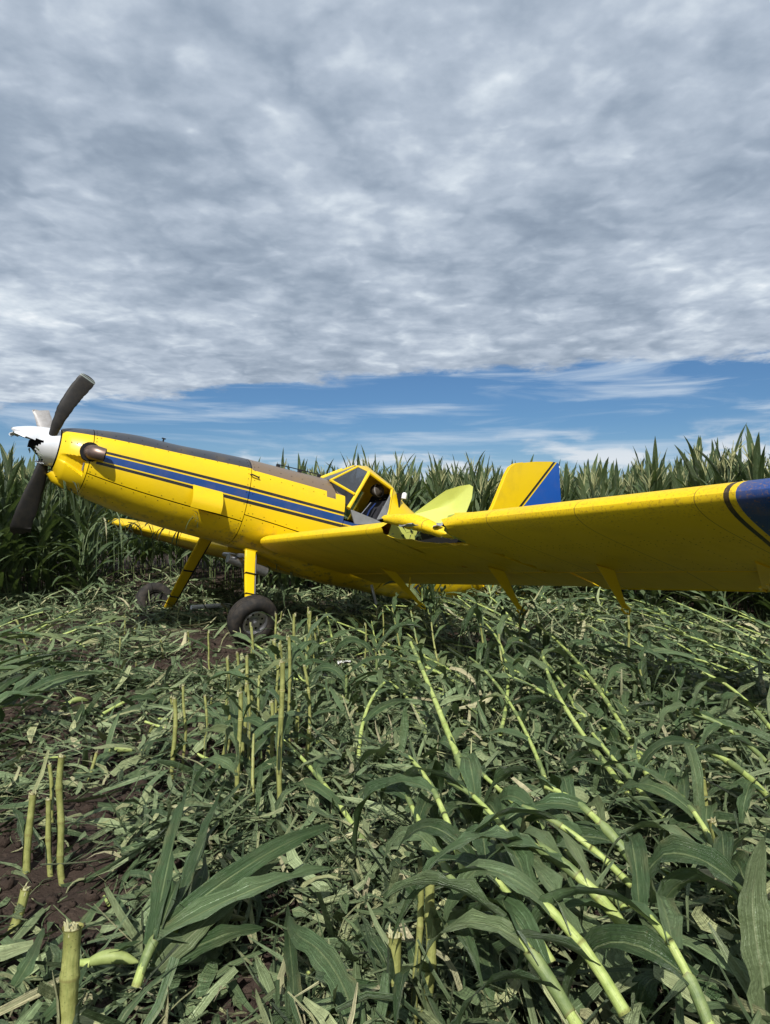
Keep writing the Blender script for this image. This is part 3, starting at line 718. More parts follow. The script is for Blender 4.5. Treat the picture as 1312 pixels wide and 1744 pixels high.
def rag_end(which):
    def fn(rows):
        m_ = rows.shape[1]; j = np.abs(np.linspace(-1, 1, m_)); dl = np.array([random.uniform(-.05, .05) for _ in range(m_)])
        rows[which, :, 1] += dl; rows[which, :, 2] += np.array([random.uniform(-.012, .012) for _ in range(m_)]); return rows
    return fn
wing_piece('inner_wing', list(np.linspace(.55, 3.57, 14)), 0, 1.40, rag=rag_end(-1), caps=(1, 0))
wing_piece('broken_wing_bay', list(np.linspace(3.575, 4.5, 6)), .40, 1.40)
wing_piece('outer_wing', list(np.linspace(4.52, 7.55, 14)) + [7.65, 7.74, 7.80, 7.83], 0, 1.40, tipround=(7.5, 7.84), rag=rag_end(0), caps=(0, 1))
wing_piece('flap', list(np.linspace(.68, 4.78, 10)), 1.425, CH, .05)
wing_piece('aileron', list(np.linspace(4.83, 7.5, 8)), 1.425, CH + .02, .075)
def droop(rows):
    rows = rows.copy(); rows[..., 0] -= .05 * np.abs(rows[..., 1]); rows[..., 2] -= .12 - .008 * np.abs(rows[..., 1]); return rows
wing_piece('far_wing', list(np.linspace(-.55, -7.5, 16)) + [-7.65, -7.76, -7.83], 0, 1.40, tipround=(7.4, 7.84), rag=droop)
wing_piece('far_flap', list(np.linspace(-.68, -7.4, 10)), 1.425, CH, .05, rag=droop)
# spar web coloured near-black for the shade inside, ribs in the opened bay
for l in (3.60, 3.9, 4.2, 4.49):
    bm = bmesh.new(); sec = np.array(section(l, .06, .40)); bm.faces.new([bm.verts.new(conv(p * (1, 1, 1) - (0, .004, 0))) for p in sec]); bm2 = bmesh.ops.solidify(bm, geom=bm.faces[:], thickness=.006)
    if l in (3.60, 4.49): add_part('wing_rib', finish(bm, 'wing_rib', [M_PRIMER], smooth=False))
    else: bm.free()
bm = bmesh.new(); bm_grid(bm, np.array([[wpt(l, .385, t) for t in (-.055, .0, .10, .16)] for l in np.linspace(3.57, 4.5, 5)])); bmesh.ops.solidify(bm, geom=bm.faces[:], thickness=.004); add_part('wing_spar', finish(bm, 'wing_spar', [M_INSIDE], smooth=False))
rows = []
for l in np.linspace(3.575, 4.52, 14):
    cf = min(.05 + .34 * (l - 3.58) / .8, .37) + random.uniform(-.015, .015); row = []
    for f_ in (0, .33, .66, 1):
        c = cf + (.405 - cf) * f_; x = max(c, .01) / CH; row.append(wpt(l, c, float(foil(np.array([x]))[1][0]) * CH + .003 + (random.uniform(-.02, .004) if f_ == 0 else 0)))
    rows.append(row)
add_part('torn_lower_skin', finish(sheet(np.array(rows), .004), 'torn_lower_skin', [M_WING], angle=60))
# leading edge skin knocked loose, swung back at its outer end
rows = []; stn = [(659, 877, 891, 7.02), (672, 876, 894, 6.95), (690, 875, 899, 6.85), (712, 876, 905, 6.74), (735, 888, 911, 6.62), (754, 898, 916, 6.52), (767, 906, 916, 6.46), (773, 911, 915, 6.44)]
stn = np.array([[np.interp(q, np.arange(8), np.array(stn)[:, k_]) for k_ in range(4)] for q in np.linspace(0, 7, 22)]); fw = np.array((-1.0, 0, 0))
for i, (x_, t_, b_, Z_) in enumerate(stn):
    c = to_plane(unproj_d(x_, (t_ + b_) / 2, Z_)); r_ = (b_ - t_) / 2 / F * Z_ * (1 + .05 * math.sin(i * 1.9)); row = []
    for a in np.linspace(math.radians(125), math.radians(-112), 13):
        p = c + np.array((0, 0, 1.0)) * r_ * math.sin(a) + fw * (r_ * 1.25 * math.cos(a)) + np.array((.10, 0, .0)) * max(0, abs(a) - 1.6) * (1 if a > 0 else .3)
        if i in (0, 21): p = p + np.array((0, random.uniform(-.025, .025), 0))
        row.append(p + np.array([random.uniform(-.003, .003)] * 3))
    rows.append(row)
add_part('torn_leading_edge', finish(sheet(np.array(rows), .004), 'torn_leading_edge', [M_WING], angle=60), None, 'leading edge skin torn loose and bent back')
# crumpled shreds of skin at the outer end of the gap
for (px_, py_, w_, h_) in ((764, 902, .10, .07), (757, 909, .06, .08), (772, 912, .08, .05), (690, 893, .22, .02), (742, 893, .10, .03)):
    c = to_plane(unproj_d(px_, py_, 6.5)); gpts = np.array([[c + np.array([random.uniform(-.03, .03) + .02 * j, w_ * (i / 3 - .5), h_ * (j / 3 - .5) + random.uniform(-.015, .015)]) for j in range(4)] for i in range(4)])
    add_part('metal_shred', finish(sheet(gpts, .003), 'metal_shred', [M_ALU if random.random() < .5 else M_PRIMER], angle=20))
# upper skin peeled up, green primer side showing
edge = [(703, 876, 7.05), (722, 862, 7.03), (744, 846, 7.0), (760, 835, 6.97), (782, 828, 6.93), (800, 825, 6.9), (806, 829, 6.88), (804, 848, 6.82), (797, 866, 6.75), (788, 888, 6.65), (760, 892, 6.75), (728, 889, 6.9), (706, 882, 7.0)]
wp = np.array([to_plane(unproj_d(*e)) for e in edge]); 
bm = bmesh.new(); cen = to_plane(unproj_d(762, 862, 7.02)); rings = []
for q in (1.0, .72, .4): rings.append([bm.verts.new(conv(cen + (p - cen) * q + (np.array([random.uniform(-.008, .008)] * 3) if q < 1 else 0))) for p in wp])
cv = bm.verts.new(conv(cen))
for A_, B_ in zip(rings[:-1], rings[1:]):
    for i in range(len(wp)): j = (i + 1) % len(wp); bm.faces.new((A_[i], A_[j], B_[j], B_[i]))
for i in range(len(wp)): bm.faces.new((rings[-1][i], rings[-1][(i + 1) % len(wp)], cv))
bmesh.ops.solidify(bm, geom=bm.faces[:], thickness=.004)
add_part('peeled_skin', finish(bm, 'peeled_skin', [M_PRIMER], angle=50), None, 'wing skin peeled upright showing greenish primer')
bm = bmesh.new()
def wrivet(l, c, r_=.006):
    x = c / CH; t = float(foil(np.array([x]))[1][0]) * CH - .0015; p = np.array(wpt(l, c, t)); q = np.array(wpt(l, c, t - .003)); e1 = np.array([1.0, 0, -.2]); e2 = np.array([0, 1.0, 0.05])
    bm.faces.new([bm.verts.new(conv(q + r_ * (e1 * math.cos(a) + e2 * math.sin(a)))) for a in np.linspace(0, 2 * math.pi, 6, endpoint=False)])
for l in np.arange(.7, 7.6, .31):
    if 3.5 < l < 4.55: continue
    for c in np.arange(.12, 1.36, .075): wrivet(l, c)
for c in (.52, .60, 1.30):
    for l in np.arange(.7, 7.6, .07):
        if c > 1 or not 3.5 < l < 4.6: wrivet(l, c)
wr = add_part('wing_rivets', finish(bm, 'wing_rivets', [simple('rivet_head', (0.30, 0.20, 0.02), 0.6)], smooth=False)); wr['kind'] = 'stuff'
# spray boom hangers under the wing
def hanger(px0, px1, py_, tx, ty, l, hook=False):
    c0 = np.array(wpt(l - .0, 1.12, -.07)); c1 = np.array(wpt(l + .02, 1.34, -.05)); tip = to_plane(unproj_d(tx, ty, to_world(c0)[1] + .42))
    e = norm(c1 - c0); pts = [c0 - (0, 0, -.02), c1 + (0, 0, .02), tip + e * .035, tip - e * .035]
    h_ = add_part('boom_hanger', finish(plate(pts, .018), 'boom_hanger', [M_YEL], smooth=False))
    bm = bmesh.new(); d_ = norm(tip - (c0 + c1) / 2); pipe_bm(bm, [tip - d_ * .10 + e * .03, tip + d_ * .0 + e * .07, tip + d_ * .09 + e * .03, tip + d_ * .09 - e * .04, tip + d_ * .03 - e * .05], .012, 6)
    add_part('clamp', finish(bm, 'clamp', [M_YEL]), h_)
hanger(640, 672, 955, 716, 1030, 1.95); hanger(812, 850, 945, 885, 1038, 3.95); hanger(1000, 1035, 940, 1064, 1036, 5.35); hanger(1285, 1300, 940, 1302, 1000, 6.75)
# rod beside the inner hanger
bm = bmesh.new(); q0 = to_plane(unproj_d(700, 975, 9.2)); q1 = to_plane(unproj_d(697, 1003, 9.25)); pipe_bm(bm, [q0, q1], .012, 6); add_part('brace_rod', finish(bm, 'brace_rod', [M_YEL]))
# ---- landing gear
def leg(top, bot, wa, th, wrap):
    top = np.array(top); bot = np.array(bot); d = norm(bot - top); e = norm(np.array([1.0, 0, 0]) - d * d[0]); n = np.cross(d, e); bm = bmesh.new(); rows = []
    for f_ in np.linspace(0, 1, 9):
        c = top + (bot - top) * f_ + n * .02 * math.sin(f_ * math.pi); w_ = wa * (1 - .22 * f_)
        rows.append([c + e * w_ / 2 + n * th / 2, c - e * w_ / 2 + n * th / 2, c - e * w_ / 2 - n * th / 2, c + e * w_ / 2 - n * th / 2])
    vs = bm_grid(bm, np.array(rows), close=True); bm.faces.new(vs[0]); bm.faces.new(vs[-1])
    g_ = add_part('landing_gear_leg', finish(bm, 'landing_gear_leg', [M_YEL], angle=40, bevel=.012))
    bm = bmesh.new(); pipe_bm(bm, [top + e * wa * .56, top + (bot - top) * .5 + e * wa * .50, bot + e * wa * .42], .011, 6); add_part('brake_line', finish(bm, 'brake_line', [M_BLACK]), g_)
    for f_ in (.42, .78):
        bm = bmesh.new(); c = top + (bot - top) * f_; w_ = wa * (1 - .2 * f_); rot = np.stack([conv(e), conv(n), conv(d)], 1); box_bm(bm, c, (w_ + .012, th + .012, .007), rot); add_part('strap', finish(bm, 'strap', [M_BLACK]), g_)
    return g_
def lathe(prof, axis_c, axis_d, nseg=48, mi=None):
    """profile of (radius, offset along axis)"""
    d = norm(np.asarray(axis_d, float)); e1 = norm(np.cross(d, (0.2, 0.1, .97))); e2 = np.cross(d, e1); th = np.linspace(0, 2 * math.pi, nseg, endpoint=False)
    return np.array([[axis_c + d * o_ + r_ * (e1 * math.cos(x) + e2 * math.sin(x)) for x in th] for r_, o_ in prof])
def wheel(center, axis_, parent=None):
    w_ = bpy.data.objects.new('wheel', None); link(w_, plane); w_.location = OFF
    bm = bmesh.new(); prof = [(.165, .085), (.175, .105), (.205, .118), (.25, .122), (.285, .112), (.31, .088), (.322, .055), (.327, .035), (.319, .030), (.3275, .024), (.3285, .004), (.320, 0), (.3285, -.004), (.3275, -.024), (.319, -.030), (.327, -.035), (.322, -.055), (.31, -.088), (.285, -.112), (.25, -.122), (.205, -.118), (.175, -.105), (.165, -.085), (.15, -.05), (.15, .05), (.165, .085)]
    bm_grid(bm, lathe(prof, center, axis_), close=True); add_part('tyre', finish(bm, 'tyre', [M_RUB], angle=50), w_)
    bm = bmesh.new(); prof = [(.168, .088), (.172, .098), (.160, .104), (.150, .098), (.143, .070), (.125, .060), (.085, .056), (.062, .066), (.056, .082), (.03, .084), (.001, .084)]
    bm_grid(bm, lathe(prof, center, axis_, 40), close=True); prof = [(.168, -.088), (.16, -.1), (.14, -.07), (.05, -.06), (.001, -.06)]; bm_grid(bm, lathe(prof, center, axis_, 40), close=True, mi=1)
    add_part('rim', finish(bm, 'rim', [M_METAL, M_RUB], angle=30), w_)
    d = norm(np.asarray(axis_)); e1 = norm(np.cross(d, (0.2, 0.1, .97))); e2 = np.cross(d, e1)
    for k_ in range(8):
        x = 2 * math.pi * k_ / 8; c = center + d * .058 + .105 * (e1 * math.cos(x) + e2 * math.sin(x)); bm = bmesh.new(); pipe_bm(bm, [c, c + d * .004], .014, 8); add_part('wheel_hole', finish(bm, 'wheel_hole', [M_INSIDE]), w_)
    bm = bmesh.new(); pipe_bm(bm, [center + d * .08, center + d * .112], .026, 12); add_part('axle_cap', finish(bm, 'axle_cap', [M_METAL], bevel=.004), w_)
WC = to_plane((-1.69, 9.0, .352)); WAX = to_plane(HUB + np.array((.50, -.76, -.40)))
wheel(WC, WAX); leg((2.66, .50, -.72), WC - norm(WAX) * .15 + (0, 0, .08), .155, .05, 1)
FC = to_plane(((264 - 656) / F * 12.0, 12.0, .235)); FAX = to_plane(HUB + np.array((-.545, .80, -.25)))
wheel(FC, FAX); leg(to_plane(unproj_d(352, 915, 10.45)), to_plane(unproj_d(284, 1040, 11.7)), .17, .05, 1)
# belly gear between the legs: spray pump and pipes
bm = bmesh.new(); pipe_bm(bm, [(2.5, .15, -.86), (3.1, .15, -.95)], .07, 14); pipe_bm(bm, [(2.62, -.35, -.80), (2.62, .45, -.80)], .03, 10); add_part('spray_pump', finish(bm, 'spray_pump', [M_METAL]))
bm = bmesh.new(); q0 = to_plane(unproj_d(633, 996, 10.3)); q1 = to_plane(unproj_d(641, 1030, 10.3)); pipe_bm(bm, [q0, q1], .022, 8); add_part('boom_support', finish(bm, 'boom_support', [M_METAL]))
# ---- cockpit
wb = PL(563, 818, .40); wl = PL(603, 841, .52); wt = PL(609, 795, .24); fr = PL(629, 805, .36); db = PL(594, 865, .575); rt = PL(668, 833, .40); rb = PL(660, 883, .585); d2 = PL(603, 890, .585)
mir = lambda p: np.array([p[0], -p[1], p[2]])
rc0 = np.array((4.26, 0, .945)); rc1 = np.array((4.50, 0, 1.005)); wc = np.array((3.77, 0, .625)); rtc = np.array((4.98, 0, .83)); tcn = np.array((5.36, 0, .66))
def bar(name, p, q, w_=.045, mat=None):
    bm = bmesh.new(); d = norm(q - p); pipe_bm(bm, [p - d * .008, q + d * .008], w_ / 2, 8); return add_part(name, finish(bm, name, [mat or M_YEL]))
for s in (0, 1):
    f_ = (lambda p: p) if s == 0 else mir
    bar('windscreen_post', f_(wb), f_(wt), .034); bar('window_sill', f_(wb), f_(wl), .045); bar('door_post', f_(fr), f_(db), .062); bar('roof_rail', f_(fr), f_(rt), .055)
    bar('rear_post', f_(rt), f_(rb), .045, M_YEL)
    qw = add_part('side_window', finish(plate([f_(wb), f_(wt), f_(fr), f_(wl)], .006), 'side_window', [M_GLASS], smooth=False))
    add_part('windscreen_pane', finish(plate([f_(wb), f_(wt), rc0, wc], .006), 'windscreen_pane', [M_GLASS], smooth=False))
    add_part('sill_panel', finish(plate([f_(wl), f_(wb), np.array(f_(PL(572, 838, .5))), np.array(f_(PL(592, 862, .55)))], .012), 'sill_panel', [M_BLACK], smooth=False))
    # fairing behind the cockpit
    fair = []
    for q in np.linspace(0, 1, 8):
        p = f_(rt) * (1 - q) + f_(rb) * q; o_ = rtc * (1 - q) + 0
        e = np.array(fpt(5.42, math.radians(2 + 70 * q) * (1 if s == 0 else -1), .008)); mid = (p + e) / 2 + np.array((0, (.02 if s == 0 else -.02), .015))
        fair.append([p, (p + mid) / 2 + (0, (.008 if s == 0 else -.008), .006), mid, (mid + e) / 2 + (0, 0, .004), e])
    add_part('rear_fairing', finish(sheet(np.array(fair), .008), 'rear_fairing', [M_FUS], angle=50))
    roof = np.array([[wt if s == 0 else mir(wt), (wt if s == 0 else mir(wt)) * .5 + rc0 * .5 + (0, 0, .012), rc0], [f_(fr), f_(fr) * .5 + rc1 * .5 + (0, 0, .02), rc1], [f_(rt), f_(rt) * .5 + rtc * .5 + (0, 0, .02), rtc], [np.array(fpt(5.42, math.radians(2) * (1 if s == 0 else -1), .01)) + (0, 0, .012)] * 3])
    if s == 0: roof[3] = [np.array(fpt(5.43, math.radians(x), .008)) for x in (8, 4, 1)]
    else: roof[3] = [np.array(fpt(5.43, -math.radians(x), .008)) for x in (8, 4, 1)]
    add_part('roof_panel', finish(sheet(roof, .008), 'roof_panel', [M_YEL], angle=50))
bar('windscreen_post', wc, rc0, .03)
bm = bmesh.new(); box_bm(bm, (4.42, 0, -.18), (.98, 1.0, .02)); box_bm(bm, (3.94, 0, .12), (.02, 1.0, .62)); box_bm(bm, (4.91, 0, .2), (.02, 1.0, .9)); box_bm(bm, (4.42, -.53, 0.0), (.98, .012, .36)); add_part('cockpit_tub', finish(bm, 'cockpit_tub', [M_INSIDE], smooth=False))
bm = bmesh.new(); box_bm(bm, (4.42, .05, -.02), (.46, .46, .12)); add_part('seat_cushion', finish(bm, 'seat_cushion', [M_SEAT], bevel=.03))
bm = bmesh.new(); ry = math.radians(-20); rot = [[math.cos(ry), 0, -math.sin(ry)], [0, 1, 0], [math.sin(ry), 0, math.cos(ry)]]; box_bm(bm, (4.74, .05, .25), (.10, .46, .55), rot); add_part('seat_back', finish(bm, 'seat_back', [M_SEAT], bevel=.03))
for k_, lz in enumerate((.12, -.04)):
    bm = bmesh.new(); p0 = np.array((4.66, lz + .08, .44)); p1 = np.array((4.52, lz + .1, .12)); p2 = np.array((4.40, lz + .16, .07)); pp = [p0, (p0 + p1) / 2 + (-.02, 0, .02), p1, p2]
    bm_grid(bm, np.array([[p + (0, -.025, 0), p + (0, .025, 0)] for p in pp])); bmesh.ops.solidify(bm, geom=bm.faces[:], thickness=.006); add_part('seat_belt', finish(bm, 'seat_belt', [M_BLUEB]))
# padded headrest roll with pale strap
bm = bmesh.new(); hc = PL(642, 836, .20); rows = []
for i, (r_, o_) in enumerate(((.002, -.15), (.075, -.14), (.10, -.08), (.105, 0), (.098, .08), (.075, .13), (.002, .145))): rows.append([hc + np.array((r_ * math.cos(x) * .95 + .012 * math.sin(2 * x + i), o_ * .7, r_ * math.sin(x) * .85 + .018 * math.sin(3 * x + i))) for x in np.linspace(0, 2 * math.pi, 18, endpoint=False)])
bm_grid(bm, np.array(rows), close=True); hr = add_part('headrest', finish(bm, 'headrest', [M_KHAKI], angle=60))
bm = bmesh.new(); bm_grid(bm, lathe([(.106, .03), (.110, .045), (.106, .06)], hc, (0.25, 1, .2), 20), close=True); add_part('strap', finish(bm, 'strap', [M_BLADEG]), hr)
gp = [PL(656, 861, .56), PL(665, 842, .50), PL(660, 882, .57), PL(642, 885, .57)]
add_part('side_plate', finish(plate([gp[0], gp[1], gp[2], gp[3]], .01), 'side_plate', [M_GREYP], smooth=False))
add_part('door_sill', finish(plate([PL(597, 868, .575), PL(601, 869, .575), PL(640, 885, .575), PL(655, 893, .58), PL(604, 893, .58)], .02), 'door_sill', [M_GREYP], smooth=False))
for (p, q) in (((612, 880), (632, 856)), ((646, 880), (653, 862))): bm = bmesh.new(); pipe_bm(bm, [PL(*p, .4), PL(*q, .3)], .008, 6); add_part('control_lever', finish(bm, 'control_lever', [M_METAL]))
bm = bmesh.new(); box_bm(bm, (4.33, .12, .86), (.10, .34, .06)); add_part('sun_visor', finish(bm, 'sun_visor', [M_RED], bevel=.01))
bm = bmesh.new(); box_bm(bm, (4.02, 0, .40), (.10, .8, .22)); add_part('instrument_panel', finish(bm, 'instrument_panel', [M_BLACK], bevel=.02))
bm = bmesh.new(); bc = np.array((5.30, 0.0, .735)); bm_grid(bm, lathe([(.042, -.06), (.042, 0), (.038, .025), (.024, .042), (.001, .048)], bc, (0, 0, 1), 20), close=True); add_part('beacon', finish(bm, 'beacon', [M_WHITE], angle=60))
# ---- tail
fp = [PL(*p, 0) for p in ((840, 862), (862, 808), (868, 797), (877, 791), (886, 789.5), (875, 862))]
fin_poly = [np.array((6.85, 0, .1)), fp[0], fp[1], fp[2], fp[3], fp[4], fp[5], np.array((7.62, 0, .05))]
add_part('tail_fin', finish(prism(fin_poly, .045, -.045), 'tail_fin', [M_YEL], angle=30, bevel=.02))
rp = [PL(*p, 0) for p in ((888, 789.5), (910, 787.5), (935, 787.5), (946, 789), (949, 791), (952.5, 850))]
rud_poly = [np.array((7.66, 0, -.1)), PL(877, 862, 0), rp[0], rp[1], rp[2], rp[3], rp[4], rp[5], np.array((8.95, 0, .6)), np.array((8.98, 0, -.2))]
ra, rb_ = PL(945, 790, 0), PL(893, 858, 0)
def rudder_paint():
    m, t, o = new_mat('rudder_paint'); tco = t.node('ShaderNodeTexCoord').outputs['Object']; a, y, u = t.sep(tco)
    d = norm(np.array([rb_[2] - ra[2], -(rb_[0] - ra[0])])); e = t.m('ADD', t.m('MULTIPLY', t.m('SUBTRACT', a, float(ra[0])), float(d[0])), t.m('MULTIPLY', t.m('SUBTRACT', u, float(ra[2])), float(d[1])))
    sgn = 1 if (rp[5][0] - ra[0]) * d[0] + (rp[5][2] - ra[2]) * d[1] > 0 else -1; e = t.m('MULTIPLY', e, sgn)
    col = t.mix(t.m('GREATER_THAN', e, -.075), t.rgb(YEL), t.rgb(BLK)); col = t.mix(t.m('GREATER_THAN', e, -.028), col, t.rgb(YEL)); col = t.mix(t.m('GREATER_THAN', e, .0), col, t.rgb((0.01, 0.075, 0.33)))
    p = paint_base(t, col, a, y, u, tco, .35, .2); t.l.new(p.outputs[0], o.inputs[0]); return m
add_part('rudder', finish(prism(rud_poly, .035, -.035), 'rudder', [rudder_paint()], angle=30, bevel=.012))
bm = bmesh.new(); q = PL(952, 796, 0); box_bm(bm, q, (.05, .04, .05)); add_part('tail_light', finish(bm, 'tail_light', [M_WHITE], bevel=.01))
for s in (1, -1):
    add_part('stabilizer', finish(plate([(7.7, .2 * s, .0), (7.75, 1.85 * s, .03), (7.9, 1.95 * s, .03), (8.3, 1.95 * s, .0), (8.3, .2 * s, -.02)], .07), 'stabilizer', [M_YEL], angle=30))
    add_part('elevator', finish(plate([(8.32, .15 * s, -.02), (8.32, 1.95 * s, 0), (8.75, 1.9 * s, -.05), (8.8, .25 * s, -.06)], .05), 'elevator', [M_YEL], angle=30))
# exposed tail tubes, warning chevrons on the flank
for (p, q) in (((824, 998), (836, 1011)), ((842, 998), (832, 1014)), ((819, 1012), (846, 1012))):
    bm = bmesh.new(); pipe_bm(bm, [PL(*p, .36), PL(*q, .36)], .014, 6); add_part('frame_tube', finish(bm, 'frame_tube', [M_YEL]))
for x in (694, 704, 713):
    pts = [PL(x, 1003, .585), PL(x + 7, 996, .585), PL(x + 13, 994.5, .585), PL(x + 6, 1003, .585), PL(x + 11, 1011, .575), PL(x + 5, 1011, .575)]
    add_part('warning_chevron', finish(plate(pts, .008), 'warning_chevron', [M_BLACK], smooth=False))
bm = bmesh.new(); tw = to_plane((3.0, 13.1, .12)); bm_grid(bm, lathe([(.04, .05), (.12, .05), (.14, .0), (.12, -.05), (.04, -.05), (.001, -.05)], tw, (0, 1, 0), 24), close=True); add_part('tail_wheel', finish(bm, 'tail_wheel', [M_RUB]))
bm = bmesh.new(); pipe_bm(bm, [tw, (8.1, 0, -.45)], .04, 8); add_part('tail_spring', finish(bm, 'tail_spring', [M_YEL]))

# ================================================================== VEGETATION
def pyrnd(seed): return random.Random(seed)
PX = lambda p: np.array(p[:2])

# ---- standing corn: six plant shapes, each leaf its own mesh, shared by the copies
def make_variant(seed):
    R = pyrnd(seed); H = R.uniform(1.95, 2.2); az0 = R.uniform(0, 6.28); leaves = []
    lean = np.array([R.uniform(-.05, .05), R.uniform(-.05, .05)])
    st = lambda s: np.array([lean[0] * s * s * H + .012 * math.sin(9 * s), lean[1] * s * s * H, s * H])
    gs = G(); stalk_tube(gs, st, H, .0125, .19, nv=6, taper=.6); stalk = gs.mesh('stalk', [M_FSTALK])
    nl = 16
    for i in range(nl):
        s = .08 + .92 * (i / (nl - 1)) ** .9; p = st(min(s, .995)); az = az0 + (i % 2) * math.pi + R.uniform(-.45, .45)
        up_ = .25 + .75 * s; el = math.radians(R.uniform(48, 60) + 26 * max(0, s - .55) / .45)
        d = np.array([math.cos(az) * math.cos(el), math.sin(az) * math.cos(el), math.sin(el)])
        L = R.uniform(.68, .95) * (1.0 if s < .85 else .85); pts, sd, up = sim_leaf(p, d, L, 10, R.uniform(1.2, 2.6) * (1.15 - .55 * s), R, floor=False, twist=R.uniform(-.8, .8), roll=R.uniform(-.3, .3))
        P, uv = ribbon(pts, sd, up, R.uniform(.085, .118), 3, .3, .06, R.uniform(0, 6))
        gl = G(); gl.grid(P, uv, R.random()); leaves.append(gl)
    gt = G(); top = st(1.0)
    for i in range(11):
        az = R.uniform(0, 6.28); el = math.radians(90 if i == 0 else R.uniform(52, 82)); d = np.array([math.cos(az) * math.cos(el), math.sin(az) * math.cos(el), math.sin(el)]); b = top + np.array([0, 0, .05 + .02 * i])
        L = .40 if i == 0 else R.uniform(.2, .34); path = [b, b + d * L * .5, b + d * L + np.array([d[0], d[1], -.4]) * .03]
        P, uv = tube(path, [.006, .006, .003], 4); gt.grid(P, uv, 0, close=True)
    P, uv = tube([st(.97), top + np.array([0, 0, .22])], .006, 5); gt.grid(P, uv, 0, close=True)
    return stalk, gs, leaves, gt
VARS = [make_variant(100 + i) for i in range(6)]
VMESH = [(v[0], [g_.mesh('leaf', [M_FIELD]) for g_ in v[2]], v[3].mesh('tassel', [M_TASSEL])) for v in VARS]
TB = [-1.2, -.62, -.55, -.47, -.435, -.40, -.30, -.22, -.15, -.08, .05, .15, .25, .275, .30, .36, .42, .50, .56, .75, 1.2]
ZB = [9.0, 11.0, 11.4, 12.0, 12.6, 12.8, 12.8, 12.8, 14.3, 13.6, 13.5, 13.8, 15.2, 15.4, 12.4, 11.3, 10.4, 9.7, 9.3, 8.2, 7.5]
rowd = np.array([.264, .9645]); rown = np.array([.9645, -.264])
cand = []
RR = pyrnd(5)
for i in range(-40, 41):
    for j in range(20, 210):
        off = i * .76 + .38; q = rown * (off + RR.uniform(-.05, .05)) + rowd * (j * .175 + RR.uniform(-.05, .05)); x, y = q
        if y < 4: continue
        t = x / y
        if abs(t) > .95: continue
        zb = np.interp(t, TB, ZB) + .5 * math.sin(i * 2.1 + j * .13) * (abs(t) < .5) * .5
        if y < zb: continue
        dep = y - zb
        if dep > 15: continue
        pw = to_plane((x, y, 1.2))   # keep clear of the aeroplane itself
        if -.9 < pw[0] < 9.2 and abs(pw[1]) < .95: continue
        if -8.9 < pw[1] < 0 and pw[0] < 4.75 and (pw[0] > 1.9 or t > -.392): continue
        cand.append((dep, x, y, t))
cand.sort(key=lambda c: c[0] + (3 if abs(c[3]) > .57 else 0))
front, back = cand[:285], cand[285:]
back = [c for k_, c in enumerate(back) if c[0] < 5 or k_ % 2 == 0]
def where(x, y, t):
    if t < -.36: return 'standing green corn plant in the wall of corn left of the propeller', 'standing corn left of the propeller'
    if t < -.06: return 'standing green corn plant rising behind the fuselage top and windscreen', 'standing corn behind the fuselage'
    if t < .285: return 'standing green corn plant with tassel between the cockpit and the tail fin', 'standing corn between cockpit and tail'
    return 'tall standing corn plant with tassel behind the outer wing at right', 'standing corn behind the outer wing'
for k_, (dep, x, y, t) in enumerate(front):
    v = RR.randrange(6); e = empty('corn_plant', (x, y, gz(x, y) - .03), (RR.uniform(-.1, .1), RR.uniform(-.1, .1), RR.uniform(0, 6.28)))
    sc = RR.uniform(.95, 1.10) - (.04 if t > .29 else 0); e.scale = (sc, sc, sc); lb, gp_ = where(x, y, t); tag(e, lb, 'corn plant', gp_)
    stalk, leaves, tassel = VMESH[v]; obj('stalk', stalk, e)
    for lf in leaves[4 if dep > 1.5 else 0:]: obj('leaf', lf, e)
    obj('tassel', tassel, e)
# the rest of the field, one mass
gb = [[], [], [], [], []]; nv_ = 0
packs = []
for v in VARS:
    allg = G()
    for src, mi in [(v[1], 1)] + [(g_, 0) for g_ in v[2][2:]] + [(v[3], 2)]:
        for V_, Q_, U_, T_, M_ in zip(src.V, src.Q, src.UV, src.T, src.MI):
            pass
        base_ = allg.n; V_ = np.concatenate(src.V); Q_ = np.concatenate(src.Q)
        allg.V.append(V_); allg.Q.append(Q_ + base_); allg.UV.append(np.concatenate(src.UV)); allg.T.append(np.concatenate(src.T)); allg.MI.append(np.full(len(Q_), mi)); allg.n += len(V_)
    packs.append([np.concatenate(z_) for z_ in (allg.V, allg.Q, allg.UV, allg.T, allg.MI)])
for dep, x, y, t in back:
    V_, Q_, U_, T_, M_ = packs[RR.randrange(6)]; a = RR.uniform(0, 6.28); sc = RR.uniform(.97, 1.09); c, s = math.cos(a) * sc, math.sin(a) * sc
    P = np.stack([V_[:, 0] * c - V_[:, 1] * s + x, V_[:, 0] * s + V_[:, 1] * c + y, V_[:, 2] * sc - .03], -1)
    gb[0].append(P); gb[1].append(Q_ + nv_); gb[2].append(U_); gb[3].append((T_ + RR.random()) % 1.0); gb[4].append(M_); nv_ += len(P)
field = obj('corn_field', mesh_np('corn_field', np.concatenate(gb[0]), np.concatenate(gb[1]), np.concatenate(gb[2]), {'tint': np.concatenate(gb[3])}, True, [M_FIELD, M_FSTALK, M_TASSEL], np.concatenate(gb[4])))
tag(field, 'green mass of standing corn filling the field behind the aeroplane', None, None, 'stuff')

